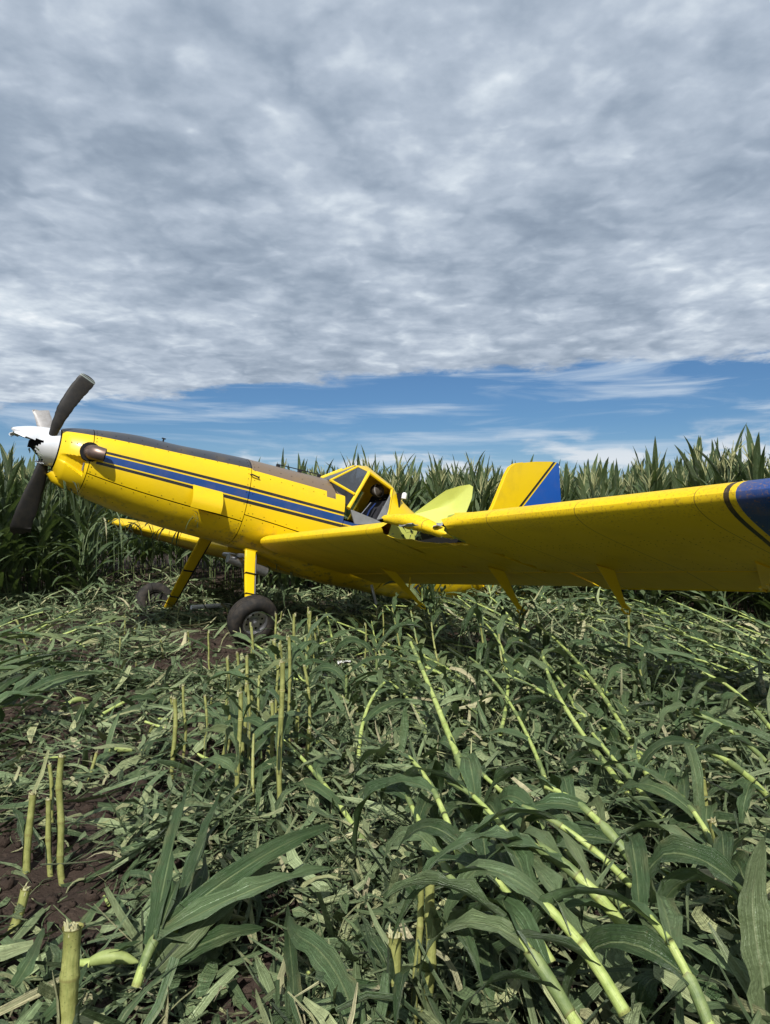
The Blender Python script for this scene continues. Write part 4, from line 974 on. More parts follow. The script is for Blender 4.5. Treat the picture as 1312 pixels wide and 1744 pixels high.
# ---- leaf litter: shredded blades nobody could count
def litter(n, zlo, zhi, seed, Lr, Wr, lim=.62, dens=None):
    r = np.random.default_rng(seed); y = np.sqrt(r.uniform(zlo**2, zhi**2, n * 2)); x = y * r.uniform(-lim, lim, n * 2)
    keep = (dens(x, y) > r.random(n * 2)) if dens is not None else np.ones(n * 2, bool)
    x, y = x[keep][:n], y[keep][:n]; n = len(x); ns = 5
    L = np.exp(r.uniform(np.log(Lr[0]), np.log(Lr[1]), n)); Wd = np.exp(r.uniform(np.log(Wr[0]), np.log(Wr[1]), n))
    # lay direction: mostly combed by the crash, with plenty of scatter
    main = np.where(x < -.6, 0.5, 1.9) + .5 * vnoise(x * .7, y * .7, 61); az = main + r.normal(0, .75, n); az = np.where(r.random(n) < .22, r.uniform(0, 6.28, n), az)
    el = r.normal(0, .46, n); h = pile_h(x, y); z = ground_h(x, y) + .008 + 1.6 * h * r.random(n) ** 1.2
    s = np.linspace(-.5, .5, ns); curl = r.normal(0, 1.3, n); sag = r.uniform(-.6, .9, n)
    ang = az[:, None] + curl[:, None] * s[None, :] * .8; pit = el[:, None] - sag[:, None] * s[None, :] * 1.4
    d = np.stack([np.cos(ang) * np.cos(pit), np.sin(ang) * np.cos(pit), np.sin(pit)], -1); step = (L / (ns - 1))[:, None, None]
    P = np.cumsum(d * step, 1); P = P - P.mean(1, keepdims=True); P = P + np.stack([x, y, z], -1)[:, None, :]
    gh = ground_h(P[..., 0], P[..., 1]) + .004; P[..., 2] = np.maximum(P[..., 2], gh)
    sd = norm(np.cross(d, np.array([0, 0, 1.0]))); up = np.cross(sd, d); rl = (r.normal(0, .55, n)[:, None] + r.normal(0, .8, n)[:, None] * s)[..., None]
    sd2 = sd * np.cos(rl) + up * np.sin(rl); up2 = up * np.cos(rl) - sd * np.sin(rl)
    e0 = r.uniform(.3, 1, n); e1 = r.uniform(.05, 1, n); rb = r.random(n) < .6; prof = np.where(rb[:, None], np.stack([.35 + .5 * e0, np.ones(n), r.uniform(.75, 1.1, n), np.ones(n), .25 + .6 * e1], -1), np.stack([e0 * .6, .5 + .5 * e0, np.ones(n), .5 + .5 * e1, e1 * .5], -1)) * r.uniform(.8, 1.1, (n, ns)); w = Wd[:, None] * prof
    fold = r.uniform(-.1, .45, n)[:, None]
    off = np.array([-1, 0, 1.0]); Pf = P[:, :, None, :] + sd2[:, :, None, :] * (off[None, None, :, None] * .5 * w[..., None, None]) + up2[:, :, None, :] * (np.abs(off)[None, None, :, None] * .5 * (fold * w)[..., None, None])
    V = Pf.reshape(-1, 3); idx = np.arange(ns * 3).reshape(ns, 3); q = np.stack([idx[:-1, :-1], idx[:-1, 1:], idx[1:, 1:], idx[1:, :-1]], -1).reshape(-1, 4)
    Q = (q[None] + (np.arange(n) * ns * 3)[:, None, None]).reshape(-1, 4)
    u0 = r.uniform(0, .5, n); us = r.uniform(.15, .5, n); uu = u0[:, None, None] + us[:, None, None] * ((off + 1) / 2)[None, None, :] + np.zeros((n, ns, 1)); vv = np.linspace(0, .8, ns)[None, :, None] + np.zeros((n, 1, 3))
    UV = np.stack([np.broadcast_to(uu, (n, ns, 3)), np.broadcast_to(vv, (n, ns, 3))], -1).reshape(-1, 2)
    tint = np.repeat(r.random(n), ns * 3); return V, Q, UV, tint
def cover(x, y):
    p = pile_h(x, y); c = np.clip((p - .02) / .10, .08, 1)
    t = x / y; c = c * (1 - .92 * np.clip(vnoise(x * 1.3, y * 1.3, 31) * 3.0 - np.where(t < -.02, .0, .45), 0, 1))
    return c * (y < np.interp(t, TB, ZB) + 1.5)
parts_ = [litter(20000, 1.2, 4.2, 41, (.06, .55), (.005, .058), 1.25, cover), litter(16000, 4.0, 8.5, 42, (.07, .60), (.006, .062), .72, cover), litter(14000, 8.2, 16.5, 43, (.10, .70), (.009, .055), .66, cover),
          litter(6000, 1.5, 5.5, 44, (.02, .12), (.002, .006), .95), litter(5000, 5.0, 11, 45, (.05, .3), (.003, .009), .7)]
V = []; Q = []; U = []; Tn = []; nn_ = 0
for a_, b_, c_, d_ in parts_: V.append(a_); Q.append(b_ + nn_); U.append(c_); Tn.append(d_); nn_ += len(a_)
lit = obj('leaf_litter', mesh_np('leaf_litter', np.concatenate(V), np.concatenate(Q), np.concatenate(U), {'tint': np.concatenate(Tn)}, True, [M_LITTER]))
tag(lit, 'carpet of shredded and trampled corn leaves over the soil', None, None, 'stuff')
# soil clods
r = np.random.default_rng(77); n = 7500; y = np.sqrt(r.uniform(1.8**2, 9**2, n)); x = y * r.uniform(-.65, .65, n); sz = np.exp(r.uniform(np.log(.006), np.log(.045), n)); gcl = G()
ph = np.array([[(math.sin(a) * math.cos(b), math.sin(a) * math.sin(b), math.cos(a)) for b in np.linspace(0, 2 * math.pi, 7, endpoint=False)] for a in (.25, .9, 1.6, 2.4)])
for i in range(n):
    Pc = ph * sz[i] * (1 + r.uniform(-.3, .3, (4, 7, 1))) * np.array([1, 1, .75]); gcl.grid(Pc + (x[i], y[i], gz(x[i], y[i]) + sz[i] * .3), close=True)
tag(obj('soil_clods', gcl.mesh('soil_clods', [M_SOIL], smooth=False)), 'crumbs and clods of dark soil between the leaves', None, None, 'stuff')

# ---- builders for single plants and leaves
def leaf_obj(name, pts, sd, up, W, parent=None, origin=None, mat=None, seed=0, ncol=5, fold=.25, wave=.09, base=.55, torn=1.1):
    P, uv = ribbon(pts, sd, up, W, ncol, fold, wave, seed * 1.7, base=base, torn=torn); o0 = np.array(pts[0] if origin is None else origin)
    gl = G(); gl.grid(P - o0, uv, (seed * .618) % 1.0); return obj(name, gl.mesh(name, [mat or M_LEAF]), parent, None if parent is not None else o0)
NSEED = [0]
def fallen(base_, tip_, r, nl, label, group=None, L=(.5, .8), W=(.07, .105), arch=.08, mat=None, tassel=False, spread=.55, grav=2.6, first=.12, name='fallen_corn_plant'):
    NSEED[0] += 1; R = pyrnd(900 + NSEED[0]); b = np.asarray(base_, float); t = np.asarray(tip_, float); ax = t - b; Ls = np.linalg.norm(ax); d0 = ax / Ls
    side0 = norm(np.cross(d0, (0, 0, 1.0))); bow = R.uniform(-.06, .06) * Ls
    path = lambda s: b + ax * s + np.array([0, 0, arch * 4 * s * (1 - s)]) + side0 * bow * 4 * s * (1 - s)
    e = empty(name, b); tag(e, label, 'corn plant', group)
    gs = G(); stalk_tube(gs, lambda s: path(s) - b, Ls, r, .15, nv=9, taper=.35);     kn = max(2, int(Ls / .16)); th_ = np.linspace(0, 2 * math.pi, 10, endpoint=False); up_ = np.cross(side0, d0)   # leaf sheaths wrapped round the joints
    for i in range(kn):
        if R.random() < .55: continue
        s0 = (i + R.uniform(0, .2)) / kn; s1 = min(.99, s0 + R.uniform(.4, .95) / kn); rows_ = []
        for q in np.linspace(0, 1, 5):
            c = path(s0 + (s1 - s0) * q) - b; rr_ = r * (1 - .35 * s0) * (1.16 + .10 * q); jag = (d0 * (np.array([R.uniform(-.02, .02) for _ in th_])[:, None])) if q == 1 else 0
            rows_.append(c + rr_ * (side0 * np.cos(th_)[:, None] + up_ * np.sin(th_)[:, None]) + jag)
        gs.grid(np.array(rows_), None, R.random(), 1, close=True)
    obj('stalk', gs.mesh('stalk', [mat or M_STALK, M_SHEATH]), e)
    for i in range(nl):
        s = first + (1 - first) * (i + .5) / nl; p = path(s); sg = 1 if i % 2 else -1
        d = norm(d0 * R.uniform(.6, 1.0) + side0 * sg * R.uniform(.25, 1) * spread + np.array([0, 0, R.uniform(-.05, .4)]))
        pts, sd, up = sim_leaf(p, d, R.uniform(*L), 14, grav * R.uniform(.6, 1.4), R, twist=R.uniform(-1.1, 1.1))
        leaf_obj('leaf', pts, sd, up, R.uniform(*W), e, b, seed=NSEED[0] * 13 + i, fold=R.uniform(.1, .7))
    if tassel:
        gt = G()
        for i in range(7):
            d = norm(d0 + np.array([R.uniform(-.5, .5), R.uniform(-.5, .5), R.uniform(-.3, .3)])); q = path(1.0) - b; P, uv = tube([q, q + d * .1, q + d * .2 + (0, 0, -.03)], [.004, .004, .002], 4); gt.grid(P, uv, 0, close=True)
        obj('tassel', gt.mesh('tassel', [M_TASSEL]), e)
    return e
def stump(base_, top_, r, label, group=None, nl=1, fray=10, mat=None, L=(.2, .45)):
    NSEED[0] += 1; R = pyrnd(1900 + NSEED[0]); b = np.asarray(base_, float); t = np.asarray(top_, float); ax = t - b; Ls = np.linalg.norm(ax); d0 = ax / Ls; side0 = norm(np.cross(d0, (0.3, .9, .1)))
    cv_, kk_ = R.uniform(-.06, .06), R.uniform(2, 5); path = lambda s: b + ax * s + side0 * Ls * (cv_ * s * (1 - s) * 2 + .012 * math.sin(s * kk_ * 2))
    e = empty('broken_corn_stalk', b); tag(e, label, 'corn stalk', group)
    gs = G(); stalk_tube(gs, lambda s: path(s) - b, Ls, r, .15, nv=10, taper=.08); obj('stalk', gs.mesh('stalk', [mat or M_STUMP]), e)
    for i in range(R.randint(1, 3) if Ls > .12 else 0):     # dry sheath strips clinging to the stalk
        s0 = R.uniform(0, .5); s1 = min(1.05, s0 + R.uniform(.3, .6)); a = R.uniform(0, 6.28); ra = side0 * math.cos(a) + np.cross(d0, side0) * math.sin(a); tg_ = norm(np.cross(d0, ra)); q = np.linspace(0, 1, 7)
        pts = np.array([path(s0 + (s1 - s0) * k_) + ra * (r * 1.12 + .03 * R.random() * max(0, k_ - .45) ** 1.5 * 3) for k_ in q]); leaf_obj('sheath', pts, np.repeat(tg_[None], 7, 0), np.repeat(ra[None], 7, 0), r * R.uniform(1.2, 2.4), e, b, M_LITTER, NSEED[0] * 3 + i, 5, -.5, .05, .8)
    gf = G()
    for i in range(fray):
        a = R.uniform(0, 6.28); q = t - b + r * R.uniform(.3, .85) * (side0 * math.cos(a) + np.cross(d0, side0) * math.sin(a)); h = R.uniform(.002, .016) * (2.2 if i == 0 else 1)
        P, uv = tube([q - d0 * .02, q + d0 * h * .6, q + d0 * h + side0 * R.uniform(-.01, .01)], [r * .22, r * .16, r * .04], 4); gf.grid(P, uv, 0, close=True)
    P, uv = tube([t - b - d0 * .01, t - b + d0 * .004], [r * .8, r * .6], 9); gf.grid(P, uv, 0, close=True); gf.grid(np.array([[t - b + d0 * .004] * 9, P[-1]]), None, 0, close=True)
    obj('frayed_top', gf.mesh('frayed_top', [M_FRAY]), e)
    for i in range(nl):
        s = R.uniform(.15, .9); a = R.uniform(0, 6.28); p = path(s); d = norm(d0 * .8 + np.array([math.cos(a), math.sin(a), 0]) * R.uniform(.5, 1.1))
        pts, sd, up = sim_leaf(p, d, R.uniform(*L), 11, R.uniform(3, 7), R, twist=R.uniform(-1.5, 1.5)); leaf_obj('leaf', pts, sd, up, R.uniform(.04, .08), e, b, seed=NSEED[0] * 7 + i)
    return e
def smooth_path(pts, n):
    pts = np.asarray(pts, float); k_ = len(pts); tt = np.linspace(0, k_ - 1, n); out_ = []
    for t in tt:
        i = min(int(t), k_ - 2); f_ = t - i; p0 = pts[max(i - 1, 0)]; p1 = pts[i]; p2 = pts[i + 1]; p3 = pts[min(i + 2, k_ - 1)]
        out_.append(.5 * ((2 * p1) + (-p0 + p2) * f_ + (2 * p0 - 5 * p1 + 4 * p2 - p3) * f_**2 + (-p0 + 3 * p1 - 3 * p2 + p3) * f_**3))
    return np.array(out_)
def hero_leaf(pts, W, label, roll=0.0, twist=0.0, base=.5, fold=.22, wave=.07, face=None, group=None, torn=.35):
    """pts: (x, y, z) world points along the midrib"""
    NSEED[0] += 1; R = pyrnd(NSEED[0]); P = smooth_path(pts, 22); d = norm(np.gradient(P, axis=0)); f_ = np.array((0, -.55, .83) if face is None else face)
    sd = norm(np.cross(d, f_)); up = norm(np.cross(sd, d)); a = (roll + twist * np.linspace(0, 1, 22))[:, None]
    o = leaf_obj('corn_leaf', P, sd * np.cos(a) + up * np.sin(a), up * np.cos(a) - sd * np.sin(a), W, seed=NSEED[0] * 5, base=base, fold=fold, wave=wave, torn=torn, mat=M_PALE if ('pale' in label and 'midrib' not in label) or 'cut by' in label else M_LEAF); tag(o, label, 'corn leaf', group); return o
def U(px, py, z): return unproj(px, py, z)
def gp(px, py, h=0.0):
    p = unproj(px, py, .05 + h); p[2] = gz(p[0], p[1]) + h; return p

# ---- fallen plants traced one by one, right half of the foreground
HF = [  # base px, z, tip px, z, radius, leaves, label
 ((808, 1360), .10, (700, 1095), .42, .016, 6, 'thick pale stalk leaning back in the middle, right of the upright stump cluster'),
 ((852, 1250), .10, (806, 1045), .42, .011, 5, 'slim pale stalk leaning back below the middle boom hanger'),
 ((1104, 1390), .10, (925, 1110), .40, .0125, 6, 'long bright stalk lying back below the gap between the two outer hangers'),
 ((1114, 1345), .08, (905, 1058), .36, .0125, 6, 'long stalk with a swollen pale joint reaching up toward the middle boom hanger'),
 ((797, 1515), .10, (697, 1290), .26, .012, 5, 'slim stalk lying left of the big midfield leaves, near bare soil'),
 ((790, 1530), .05, (690, 1345), .16, .012, 3, 'stalk lying low beside its slim neighbour near the soil patch'),
 ((1064, 1725), .12, (850, 1490), .28, .0155, 5, 'fat green stalk with a ringed joint at the bottom edge right of centre'),
 ((1210, 1752), .14, (1075, 1540), .26, .012, 4, 'straight bright stalk running off the bottom edge at right'),
 ((1088, 1612), .16, (905, 1440), .30, .0165, 5, 'thick yellowish stalk beside the big glossy leaf'),
 ((1318, 1368), .10, (1170, 1270), .36, .014, 5, 'pale stalk slanting in from the right edge below the wing shadow'),
 ((1312, 1240), .10, (1195, 1145), .38, .011, 4, 'thin stalk with a drooping leaf at the right edge below the wing'),
 ((1092, 1488), .10, (930, 1340), .24, .0145, 5, 'thick yellow green stalk buried among leaves right of centre'),
 ((1075, 1508), .06, (890, 1375), .20, .012, 4, 'stalk lying close under the thick yellow green one'),
 ((985, 1752), .10, (845, 1560), .22, .0135, 5, 'stalk with torn sheath lying at the bottom right of the tall split stump'),
 ((1316, 1310), .06, (1180, 1215), .28, .011, 5, 'dark leaved stalk lying across the right edge under the long flat leaf'),
 ((930, 1330), .08, (800, 1120), .26, .010, 6, 'leafy stalk hidden under drooping leaves below the wing gap'),
 ((1010, 1300), .06, (860, 1075), .26, .010, 6, 'leafy stalk with drooping dark leaves below the middle hanger'),
 ((1240, 1500), .06, (1120, 1330), .22, .011, 6, 'leafy stalk lying behind the thin upright stump at right'),
 ((900, 1480), .08, (760, 1330), .22, .011, 6, 'leafy stalk lying below the centre of the picture'),
 ((940, 1640), .08, (770, 1440), .22, .012, 6, 'wide leaved stalk lying between soil patch and big glossy leaf'),
 ((1320, 1640), .10, (1200, 1470), .22, .012, 5, 'wide leaved stalk lying behind the slanting bare stalk at far right'),
 ((1180, 1450), .06, (1010, 1250), .22, .011, 6, 'leafy stalk lying along the middle of the right half'),
]
for bp, bz, tp, tz, r_, nl, lb in HF: fallen(U(*bp, bz + .26), U(*tp, tz + .30), r_ * 1.1, nl, lb, None, (.35, .6), (.065, .098) if bp[1] > 1420 else (.05, .085), arch=.05, grav=8.0, spread=.75)
# left edge: dark leaved plants pushed in from the left
for bp, bz, tp, tz, lb in (((-120, 1130), .15, (60, 1085), .35, 'dark leaved plant pushed in at the left edge, uppermost of the heap'), ((-140, 1190), .12, (80, 1135), .30, 'dark leaved plant in the middle of the left edge heap'), ((-120, 1270), .10, (40, 1200), .22, 'dark leaved plant at the bottom of the left edge heap')):
    fallen(U(*bp, bz), U(*tp, tz), .012, 8, lb, None, (.6, .9), (.07, .10), spread=.35, grav=1.2)
# fan of long leaves left of centre
fallen(U(232, 1680, .04), U(300, 1585, .12), .015, 7, 'broken plant with a fan of long pale green leaves, left of centre in the foreground', None, (.55, .8), (.075, .1), spread=.5, grav=.8, first=.3)
for i in range(16):
    R0 = pyrnd(600 + i); px0 = 830 + i * 13 + R0.uniform(-12, 12); Z0 = R0.uniform(10.9, 11.9); b = unproj_d(px0, 1050, Z0); b[2] = gz(b[0], b[1]) + .1; t = b + np.array([R0.uniform(-.7, .7), R0.uniform(-.3, .4), R0.uniform(.35, .6)])
    fallen(b, t, .012, 8, 'bent corn plant in the shaded heap under the wing, in front of the tail', 'heap of bent corn before the tail', (.5, .85), (.06, .1), arch=.1)
for i in range(5):
    R0 = pyrnd(640 + i); b = unproj_d(738 + R0.uniform(-18, 18), 1060, 9.9 + .12 * i); b[2] = gz(b[0], b[1]) + .05; t = b + np.array([R0.uniform(-.2, .2), R0.uniform(-.1, .2), R0.uniform(.5, .8)])
    fallen(b, t, .012, 7, 'half upright leafy corn plant between the inner and middle boom hangers', 'leafy plants between inner and middle hanger', (.5, .8), (.07, .1), arch=.1)
for i, (bx, by, tx, ty, lb) in enumerate(((690, 1150, 668, 1035, 'leafy snapped plant below the wing root, left one of the clump'), (722, 1140, 700, 1040, 'leafy snapped plant below the wing root, middle one of the clump'), (760, 1170, 735, 1060, 'leafy snapped plant below the wing root, right one of the clump'), (835, 1190, 815, 1040, 'leafy leaning plant just left of the middle boom hanger'), (880, 1215, 850, 1080, 'leafy leaning plant with drooping blades under the middle boom hanger'), (905, 1150, 885, 1045, 'leafy plant touching the foot of the middle boom hanger'), (960, 1230, 925, 1110, 'leafy leaning plant right of the middle boom hanger'), (640, 1210, 640, 1110, 'leafy stub between the upright cluster and the wing root clump'), (585, 1230, 590, 1150, 'low leafy stub right of the upright cluster'), (530, 1215, 520, 1085, 'leafy plant behind the upright cluster, right of the near wheel'), (445, 1300, 442, 1150, 'leafy plant inside the upright cluster, drooping left'), (430, 1390, 432, 1250, 'leafy plant at the front of the upright cluster'), (1120, 1260, 1090, 1140, 'leafy leaning plant in the wing shadow at right'), (1180, 1330, 1150, 1200, 'leafy leaning plant below the wing shadow at right'))):
    R0 = pyrnd(700 + i); b = U(bx, by, .05); b[2] = gz(b[0], b[1]); t = unproj_d(tx, ty, b[1] + R0.uniform(.0, .35))
    fallen(b, t, .0115, 8, lb, None, (.35, .62), (.05, .082), arch=.02, grav=6.5, spread=1.0, first=.05, mat=M_STUMP)
# ---- upright broken stalks, measured one by one
HS = [ # base px, top px, z base offset, radius, leaves, label
 ((122, 1790), (122, 1578), .029, 0, 'thick broken stump at the bottom left corner, cut square and frayed'),
 ((671, 1800), (670, 1592), .0225, 1, 'square topped pale stump at the bottom edge, left of the tall split one'),
 ((728, 1800), (738, 1480), .0165, 3, 'tall split stalk with long thin leaves at the bottom edge in the centre'),
 ((708, 1790), (716, 1500), .011, 2, 'thin spear beside the tall split stalk at the bottom edge'),
 ((108, 1492), (105, 1288), .0155, 0, 'tall brown and yellow stump in the bare soil at left'),
 ((45, 1482), (56, 1352), .0165, 1, 'bent grey green stump nearest the left edge'),
 ((87, 1482), (82, 1362), .0125, 0, 'short stump just left of the tall brown and yellow one'),
 ((404, 1400), (408, 1180), .013, 5, 'pale stalk left in the upright cluster below the near wheel'),
 ((424, 1330), (420, 1165), .010, 4, 'thin stalk behind the left of the upright cluster'),
 ((462, 1360), (462, 1196), .0115, 4, 'split pale stalk in the middle of the upright cluster'),
 ((481, 1400), (479, 1128), .0145, 4, 'tallest pale stalk of the upright cluster below the near wheel'),
 ((492, 1300), (490, 1085), .012, 5, 'leafy stalk at the back right of the upright cluster'),
 ((502, 1190), (503, 1046), .014, 2, 'frayed yellow stalk right of the near wheel, front one'),
 ((526, 1170), (528, 1042), .012, 2, 'frayed yellow stalk right of the near wheel, second one'),
 ((475, 1160), (470, 1046), .011, 1, 'frayed stalk just right of the near wheel rim'),
 ((545, 1140), (540, 1052), .010, 1, 'short stalk standing in the shade right of the near wheel'),
 ((292, 1330), (297, 1190), .014, 2, 'brown stump at the left of the middle ground'),
 ((312, 1320), (312, 1168), .009, 2, 'dark thin stump with a hanging leaf in the middle ground'),
 ((348, 1310), (349, 1186), .009, 0, 'thin yellow stump in the middle ground'),
 ((383, 1240), (388, 1120), .012, 1, 'stump below the near tyre, left one'),
 ((372, 1330), (398, 1200), .011, 1, 'slanting stump left of the upright cluster'),
 ((358, 1140), (356, 1075), .010, 0, 'short stump left of the near tyre'),
 ((200, 1150), (205, 1086), .008, 0, 'small stump in the bare soil before the far wheel'),
 ((300, 1070), (305, 1035), .010, 0, 'small yellow stump under the fuselage'),
 ((1213, 1500), (1199, 1300), .0125, 1, 'thin upright bare stalk at right'),
 ((1283, 1640), (1214, 1398), .015, 0, 'long bare stalk leaning left at the far right'),
 ((1080, 1600), (1110, 1466), .012, 0, 'short pale stump leaning right, beside the big glossy leaf'),
 ((1195, 1760), (1148, 1662), .016, 0, 'pith topped stump at the bottom right'),
 ((620, 1150), (622, 1062), .008, 1, 'thin stalk standing below the inner boom hanger'),
 ((655, 1130), (652, 1040), .008, 1, 'thin pale stalk standing just left of the inner boom hanger'),
 ((1075, 1150), (1070, 1050), .013, 3, 'ragged brown stalk directly under the outer boom hanger'),
 ((60, 1130), (28, 1056), .011, 0, 'yellow stub by the left edge'),
 ((20, 1560), (45, 1515), .02, 0, 'bright yellow green stub lying at the left edge'),
]
for bp, tp, r_, nl, lb in HS:
    b = U(*bp, .02); b[2] = gz(b[0], b[1]) - .02; dz_ = b[1] + .02; t = unproj_d(tp[0], tp[1], dz_ + (.03 if bp[0] < 1000 else .02)); stump(b, t, r_, lb, None, nl)
R = pyrnd(97)     # the dense stand of snapped stalks in front of the near wheel
for i in range(22):
    bx, by = R.uniform(395, 545), R.uniform(1130, 1370); bx += (1250 - by) * .18
    h = R.uniform(70, 150) * (by - Y0) / 350; b = U(bx, by, .02); b[2] = gz(b[0], b[1]) - .02; t = unproj_d(bx + R.uniform(-14, 14), by - h, b[1] + R.uniform(-.03, .08))
    stump(b, t, R.uniform(.009, .0145), 'snapped stalk with shredded leaves in the dense stand before the near wheel', 'snapped stalks before the near wheel', R.randint(2, 4), 8, None, (.2, .45))
# ---- more of both, scattered where the photograph is thick with them
R = pyrnd(31)
cnt = 0
while cnt < 95:
    y = math.sqrt(R.uniform(2.4**2, 11.5**2)); x = y * R.uniform(-.6, .62); right = x > -.1 * y
    if not right and R.random() < .88: continue
    if y > min(np.interp(x / y, TB, ZB), 12.5) - .3: continue
    pw = to_plane((x, y, .4))
    if 1.9 < pw[0] < 3.6 and -3.5 < pw[1] < 1.5: continue
    cnt += 1; az = (1.98 if right else .8) + R.gauss(0, .24 if right else .5); Ls = R.uniform(.8, 1.8) if right else R.uniform(.4, 1.1); b = np.array([x, y, gz(x, y) + .03 + .8 * float(pile_h(x, y))]); t = b + Ls * np.array([math.cos(az), math.sin(az), 0]); t[2] = gz(t[0], t[1]) + .05 + .7 * float(pile_h(t[0], t[1])) + R.uniform(.02, .32)
    if right: zn = 'right foreground' if y < 4 else ('middle of the right half' if y < 7 else 'far litter near the wing shadow'); lb, gp_ = 'flattened corn plant lying in the leaf mass of the ' + zn, 'flattened corn plants, ' + zn
    else: lb, gp_ = 'flattened corn plant lying in the shredded litter of the left half', 'flattened corn plants, left half'
    fallen(b, t, R.uniform(.010, .0155), R.randint(3, 6), lb, gp_, (.35, .68), (.045, .085), arch=.04, tassel=R.random() < .3)
cnt = 0
while cnt < 46:
    y = math.sqrt(R.uniform(3.2**2, 12**2)); x = y * R.uniform(-.55, .58)
    if x > .12 * y and R.random() < .8: continue
    if y > np.interp(x / y, TB, ZB) - .2: continue
    cnt += 1; b = np.array([x, y, gz(x, y) - .02]); stump(b, b + np.array([R.uniform(-.08, .08), R.uniform(-.08, .08), R.uniform(.10, .34)]), R.uniform(.009, .014), 'short frayed corn stump poking out of the litter', 'short corn stumps in the litter', R.choice((0, 0, 1, 1)), 4)
# ---- single big leaves
HL = [
 ([unproj_d(1318, 1790, 1.86), unproj_d(1296, 1650, 1.9), unproj_d(1282, 1530, 1.95), unproj_d(1300, 1425, 2.0)], .115, 'broad upright leaf blade cut by the right edge of the picture', dict(face=(-.1, -.95, .3), base=.75)),
 ([U(618, 1790, .16), U(585, 1680, .22), U(545, 1620, .24), U(505, 1590, .22), U(492, 1560, .16)], .095, 'arched leaf curving up from the bottom edge, left of the square stump', dict(twist=.6)),
 ([U(497, 1775, .06), U(500, 1680, .12), U(493, 1600, .16), U(490, 1540, .12)], .06, 'flat leaf standing left of the arched leaf at the bottom edge', {}),
 ([U(1066, 1690, .22), U(1030, 1620, .26), U(975, 1555, .27), U(935, 1505, .24)], .125, 'big glossy dark leaf with a pale midrib in the right foreground', dict(base=.7, face=(.25, -.5, .85))),
 ([U(1170, 1720, .2), U(1130, 1620, .27), U(1095, 1555, .26), U(1075, 1530, .2)], .075, 'narrow leaf with pale midrib pointing up left at lower right', {}),
 ([U(930, 1505, .20), U(900, 1430, .28), U(865, 1370, .30), U(845, 1345, .26)], .10, 'wide leaf arching over a stalk at the centre of the right half', dict(base=.6)),
 ([U(848, 1480, .22), U(815, 1420, .27), U(785, 1370, .26), U(765, 1345, .2)], .10, 'wide matt leaf lying just left of the arching one', {}),
 ([U(1325, 1262, .34), U(1250, 1238, .42), U(1180, 1222, .42), U(1115, 1222, .36)], .085, 'long flat dark leaf reaching in from the right edge', dict(face=(0, -.3, .95))),
 ([U(1205, 1358, .3), U(1150, 1385, .33), U(1095, 1398, .32), U(1052, 1396, .28)], .05, 'thin curved leaf hanging off the upright bare stalk', {}),
 ([U(1062, 1318, .36), U(1048, 1300, .42), U(1034, 1325, .36), U(1030, 1395, .18)], .075, 'folded over pale leaf hanging straight down at right', dict(face=(-.2, -.95, .2))),
 ([U(270, 1640, .06), U(282, 1560, .16), U(288, 1482, .26)], .085, 'upright pointed leaf left of the leaf fan', dict(face=(0, -.9, .4))),
 ([U(270, 1650, .06), U(340, 1580, .15), U(410, 1515, .2), U(478, 1462, .2)], .095, 'longest pale leaf of the fan', dict(face=(.2, -.6, .8))),
 ([U(275, 1645, .05), U(330, 1615, .10), U(390, 1590, .13), U(450, 1580, .12)], .09, 'lowest broad leaf of the fan, pointing right', {}),
 ([U(295, 1610, .05), U(330, 1540, .13), U(348, 1480, .2), U(345, 1450, .22)], .07, 'middle leaf of the fan, pointing up', {}),
 ([U(360, 1330, .2), U(345, 1345, .26), U(325, 1335, .2), U(312, 1390, .05)], .06, 'drooping leaf left of the upright cluster', {}),
 ([U(480, 1130, .25), U(440, 1150, .34), U(400, 1175, .3), U(370, 1200, .2)], .06, 'leaf bent across the upright cluster', {}),
 ([U(560, 1255, .1), U(585, 1262, .22), U(575, 1290, .08)], .06, 'small dark curled leaf on the soil at the centre', {}),
 ([U(70, 1740, .05), U(120, 1690, .12), U(150, 1640, .14)], .05, 'slim leaf at the bottom left corner', {}),
 ([U(25, 1680, .06), U(55, 1630, .12), U(75, 1580, .1)], .06, 'leaf beside the bottom left stump, nearer the edge', {}),
 ([U(1170, 1760, .12), U(1200, 1690, .22), U(1240, 1660, .2), U(1290, 1650, .14)], .09, 'dark glossy leaf bending right at the bottom right', {}),
 ([U(1085, 1760, .15), U(1095, 1690, .28), U(1120, 1665, .3), U(1170, 1672, .24)], .08, 'dark leaf curling over at the bottom right', dict(twist=.8)),
 ([U(735, 1745, .04), U(715, 1660, .2), U(700, 1610, .24), U(690, 1570, .2)], .05, 'narrow leaf beside the tall split stalk', {}),
 ([U(870, 1760, .1), U(840, 1660, .2), U(815, 1590, .2), U(800, 1560, .14)], .085, 'wide leaf right of the tall split stalk', {}),
 ([U(180, 1085, .2), U(120, 1105, .3), U(60, 1130, .34), U(-20, 1160, .3)][::-1], .08, 'long dark leaf across the left edge heap', {}),
]
for pts, W_, lb, kw in HL: hero_leaf(pts, W_ * .95, lb, **kw)
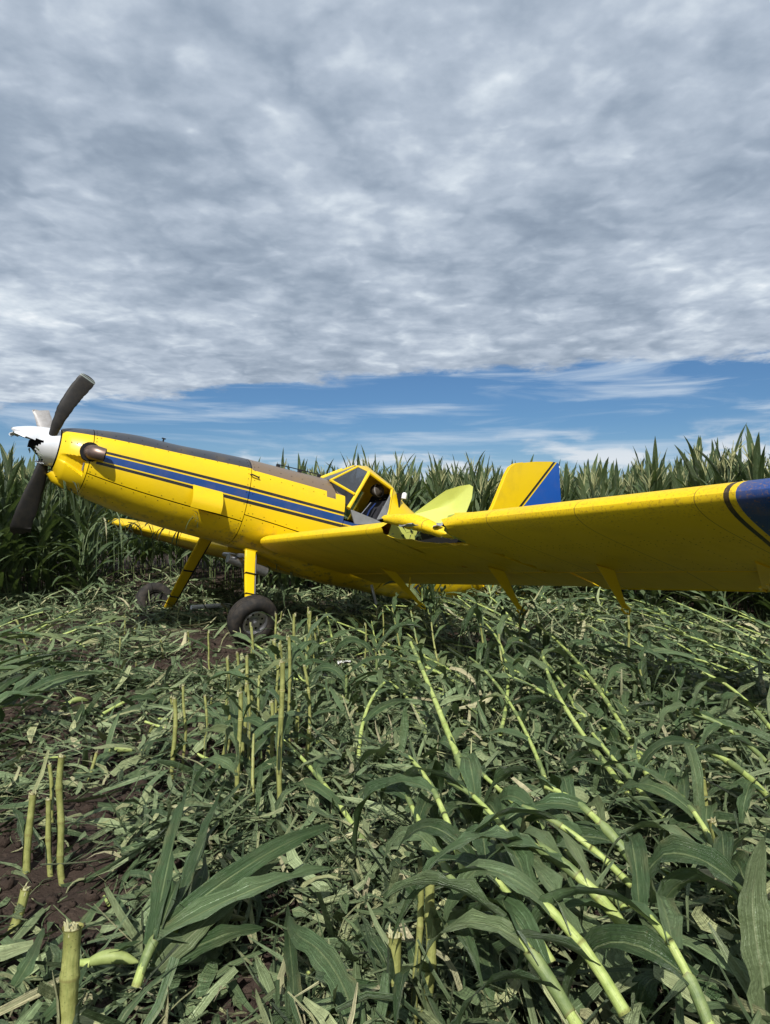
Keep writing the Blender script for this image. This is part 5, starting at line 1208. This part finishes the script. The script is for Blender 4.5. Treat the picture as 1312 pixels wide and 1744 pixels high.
# loose leaves, individually placed
cnt = 0; R = pyrnd(57)
while cnt < 270:
    y = math.sqrt(R.uniform(2.0**2, 9.5**2)); x = y * R.uniform(-.62, .62)
    if R.random() > float(cover(np.array(x), np.array(y))) * (1.0 if x > -.05 * y else .5): continue
    cnt += 1; right = x > -.05 * y; az = (1.8 if right else .6) + R.gauss(0, .7); d = np.array([math.cos(az), math.sin(az), R.uniform(-.1, .5)])
    p = np.array([x, y, gz(x, y) + .02 + float(pile_h(x, y)) * R.uniform(.3, 1.1)]); pts, sd, up = sim_leaf(p, d, R.uniform(.22, .6), 12, R.uniform(1.5, 5), R, twist=R.uniform(-2, 2))
    o = leaf_obj('corn_leaf', pts, sd, up, R.uniform(.03, .08), seed=4000 + cnt, ncol=3 if y > 5 else 5, mat=M_LEAF if R.random() < .75 else M_LITTER)
    zn = 'right foreground' if y < 3.6 else ('middle of the right half' if y < 6 else 'far litter near the wing shadow')
    if right: tag(o, 'loose torn corn leaf on the leaf mass of the ' + zn, 'corn leaf', 'loose leaves, ' + zn)
    else: tag(o, 'loose torn corn leaf on the litter of the left half', 'corn leaf', 'loose leaves, left half')
# leaves and strands snagged on the aeroplane
def snag(px0, px1, py0, py1, Z, n, L, label, group, W=(.012, .05)):
    for i in range(n):
        NSEED[0] += 1; R2 = pyrnd(NSEED[0]); p = unproj_d(R2.uniform(px0, px1), R2.uniform(py0, py1), Z + R2.uniform(-.15, .25)); d = np.array([R2.uniform(-.8, .8), R2.uniform(-.5, .5), R2.uniform(-.6, .3)])
        pts, sd, up = sim_leaf(p, d, R2.uniform(*L), 10, R2.uniform(7, 14), R2, twist=R2.uniform(-2, 2)); o = leaf_obj('leaf_strip', pts, sd, up, R2.uniform(*W), seed=NSEED[0], ncol=3, mat=M_LITTER if i % 3 else M_LEAF); tag(o, label, 'leaf strip', group)
snag(84, 112, 795, 818, 8.75, 30, (.3, .85), 'torn corn leaf hanging under the nose behind the lower blade', 'torn leaves hanging under the nose')
snag(672, 742, 893, 912, 6.75, 12, (.04, .13), 'dark leaf shred stuffed into the torn wing gap', 'leaf shreds in the wing gap', (.01, .04))
snag(48, 66, 758, 775, 8.15, 5, (.06, .12), 'shred of leaf caught in the ripped spinner', 'leaf shreds in the spinner', (.01, .03))
snag(262, 300, 1028, 1045, 11.55, 7, (.2, .45), 'leaf strip heaped against the half buried far wheel', 'leaf strips against the far wheel', (.02, .06))
snag(205, 325, 880, 915, 9.6, 26, (.2, .55), 'torn corn leaf draped along the belly above the far wing', 'torn leaves along the belly')
snag(170, 200, 862, 890, 11.3, 14, (.5, 1.1), 'limp pale strand hanging by the far wing tip', 'strands by the far wing tip')
snag(440, 500, 955, 985, 10.2, 12, (.3, .6), 'limp leaf hanging behind the near gear leg', 'limp leaves behind the near gear leg')
snag(320, 334, 868, 885, 9.0, 4, (.2, .45), 'pale strand dangling from the open access door', 'strands on the access door', (.006, .015))
# ---- loose stalk pieces, ears, a pale pipe, a scrap
R = pyrnd(83)
for i in range(46):
    y = math.sqrt(R.uniform(2.2**2, 9**2)); x = y * R.uniform(-.58, .58); az = R.uniform(0, 6.28); L_ = R.uniform(.08, .3); z = gz(x, y) + .02 + .6 * float(pile_h(x, y)); gs = G(); d = np.array([math.cos(az), math.sin(az), R.uniform(-.2, .25)])
    stalk_tube(gs, lambda s: d * L_ * (s - .5), L_, R.uniform(.007, .013), .13, nv=8, taper=.15); o = obj('stalk_piece', gs.mesh('stalk_piece', [M_STALK]), None, (x, y, z)); tag(o, 'snapped piece of pale corn stalk lying on the litter', 'stalk piece', 'snapped stalk pieces')
def ear(px, py, h, az, lb, L_=.2):
    p = U(px, py, h); e = empty('corn_ear', p, (0, 0, az)); tag(e, lb, 'corn ear'); gm = G(); s = np.linspace(0, 1, 12); rr = .024 * np.sin(np.pi * np.clip(s * .86 + .12, 0, 1)) ** .7; P, uv = tube(np.stack([s * L_, .01 * np.sin(s * 3), .012 * np.sin(s * 4)], -1), rr, 12); gm.grid(P, uv, 0, close=True); obj('husk', gm.mesh('husk', [M_HUSK]), e)
    gk = G(); P, uv = tube([(-.07, .015, 0), (-.03, .004, 0), (.01, 0, 0)], [.011, .011, .016], 8); gk.grid(P, uv, 0, close=True); obj('shank', gk.mesh('shank', [M_STALK]), e)
    for k_ in range(3):
        R2 = pyrnd(int(px) + k_); pts, sd, up = sim_leaf((.03, 0, .005), (1, R2.uniform(-.5, .5), R2.uniform(-.1, .4)), L_ * R2.uniform(.8, 1.2), 9, 1.5, R2, floor=False); leaf_obj('husk_leaf', pts, sd, up, .04, e, (0, 0, 0), M_LEAF, k_, 3)
ear(232, 1278, .10, 3.05, 'yellow green ear with bare shank lying on soil at left'); ear(118, 1197, .12, .8, 'small husked ear in the dark heap at the left edge', .16); ear(150, 1640, .07, .1, 'pale husked ear right of the bottom left stump', .17); ear(1040, 1612, .14, 2.3, 'bright husk half hidden beside the short leaning stump', .17)
gm = G(); a_, b_ = gp(326, 1030, .22), gp(392, 1024, .22); 
P, uv = tube([a_ - a_, (b_ - a_) * .6 + (0, 0, .01), b_ - a_], .035, 10); gm.grid(P, uv, 0, close=True); gm.grid(np.array([P[0], [P[0].mean(0)] * 10]), None, 0, close=True); tag(obj('plastic_pipe', gm.mesh('plastic_pipe', [M_WHITE]), None, a_), 'short whitish pipe lying on the litter between the two wheels', 'pipe')
for (px_, py_, w_, lb) in ((585, 1130, .14, 'crumpled white scrap on the soil below the wing root, upper one'), (560, 1153, .10, 'small white scrap below the upper one on the soil')):
    p = U(px_, py_, .06); R2 = pyrnd(px_); n_ = 8; gm = G(); gm.grid(np.array([[(w_ * (i / 7 - .5) + R2.uniform(-.008, .008), w_ * .8 * (j / 7 - .5) + R2.uniform(-.008, .008), R2.uniform(0, .035)) for j in range(n_)] for i in range(n_)])); tag(obj('plastic_scrap', gm.mesh('plastic_scrap', [M_WHITE], smooth=False), None, p), lb, 'plastic scrap')
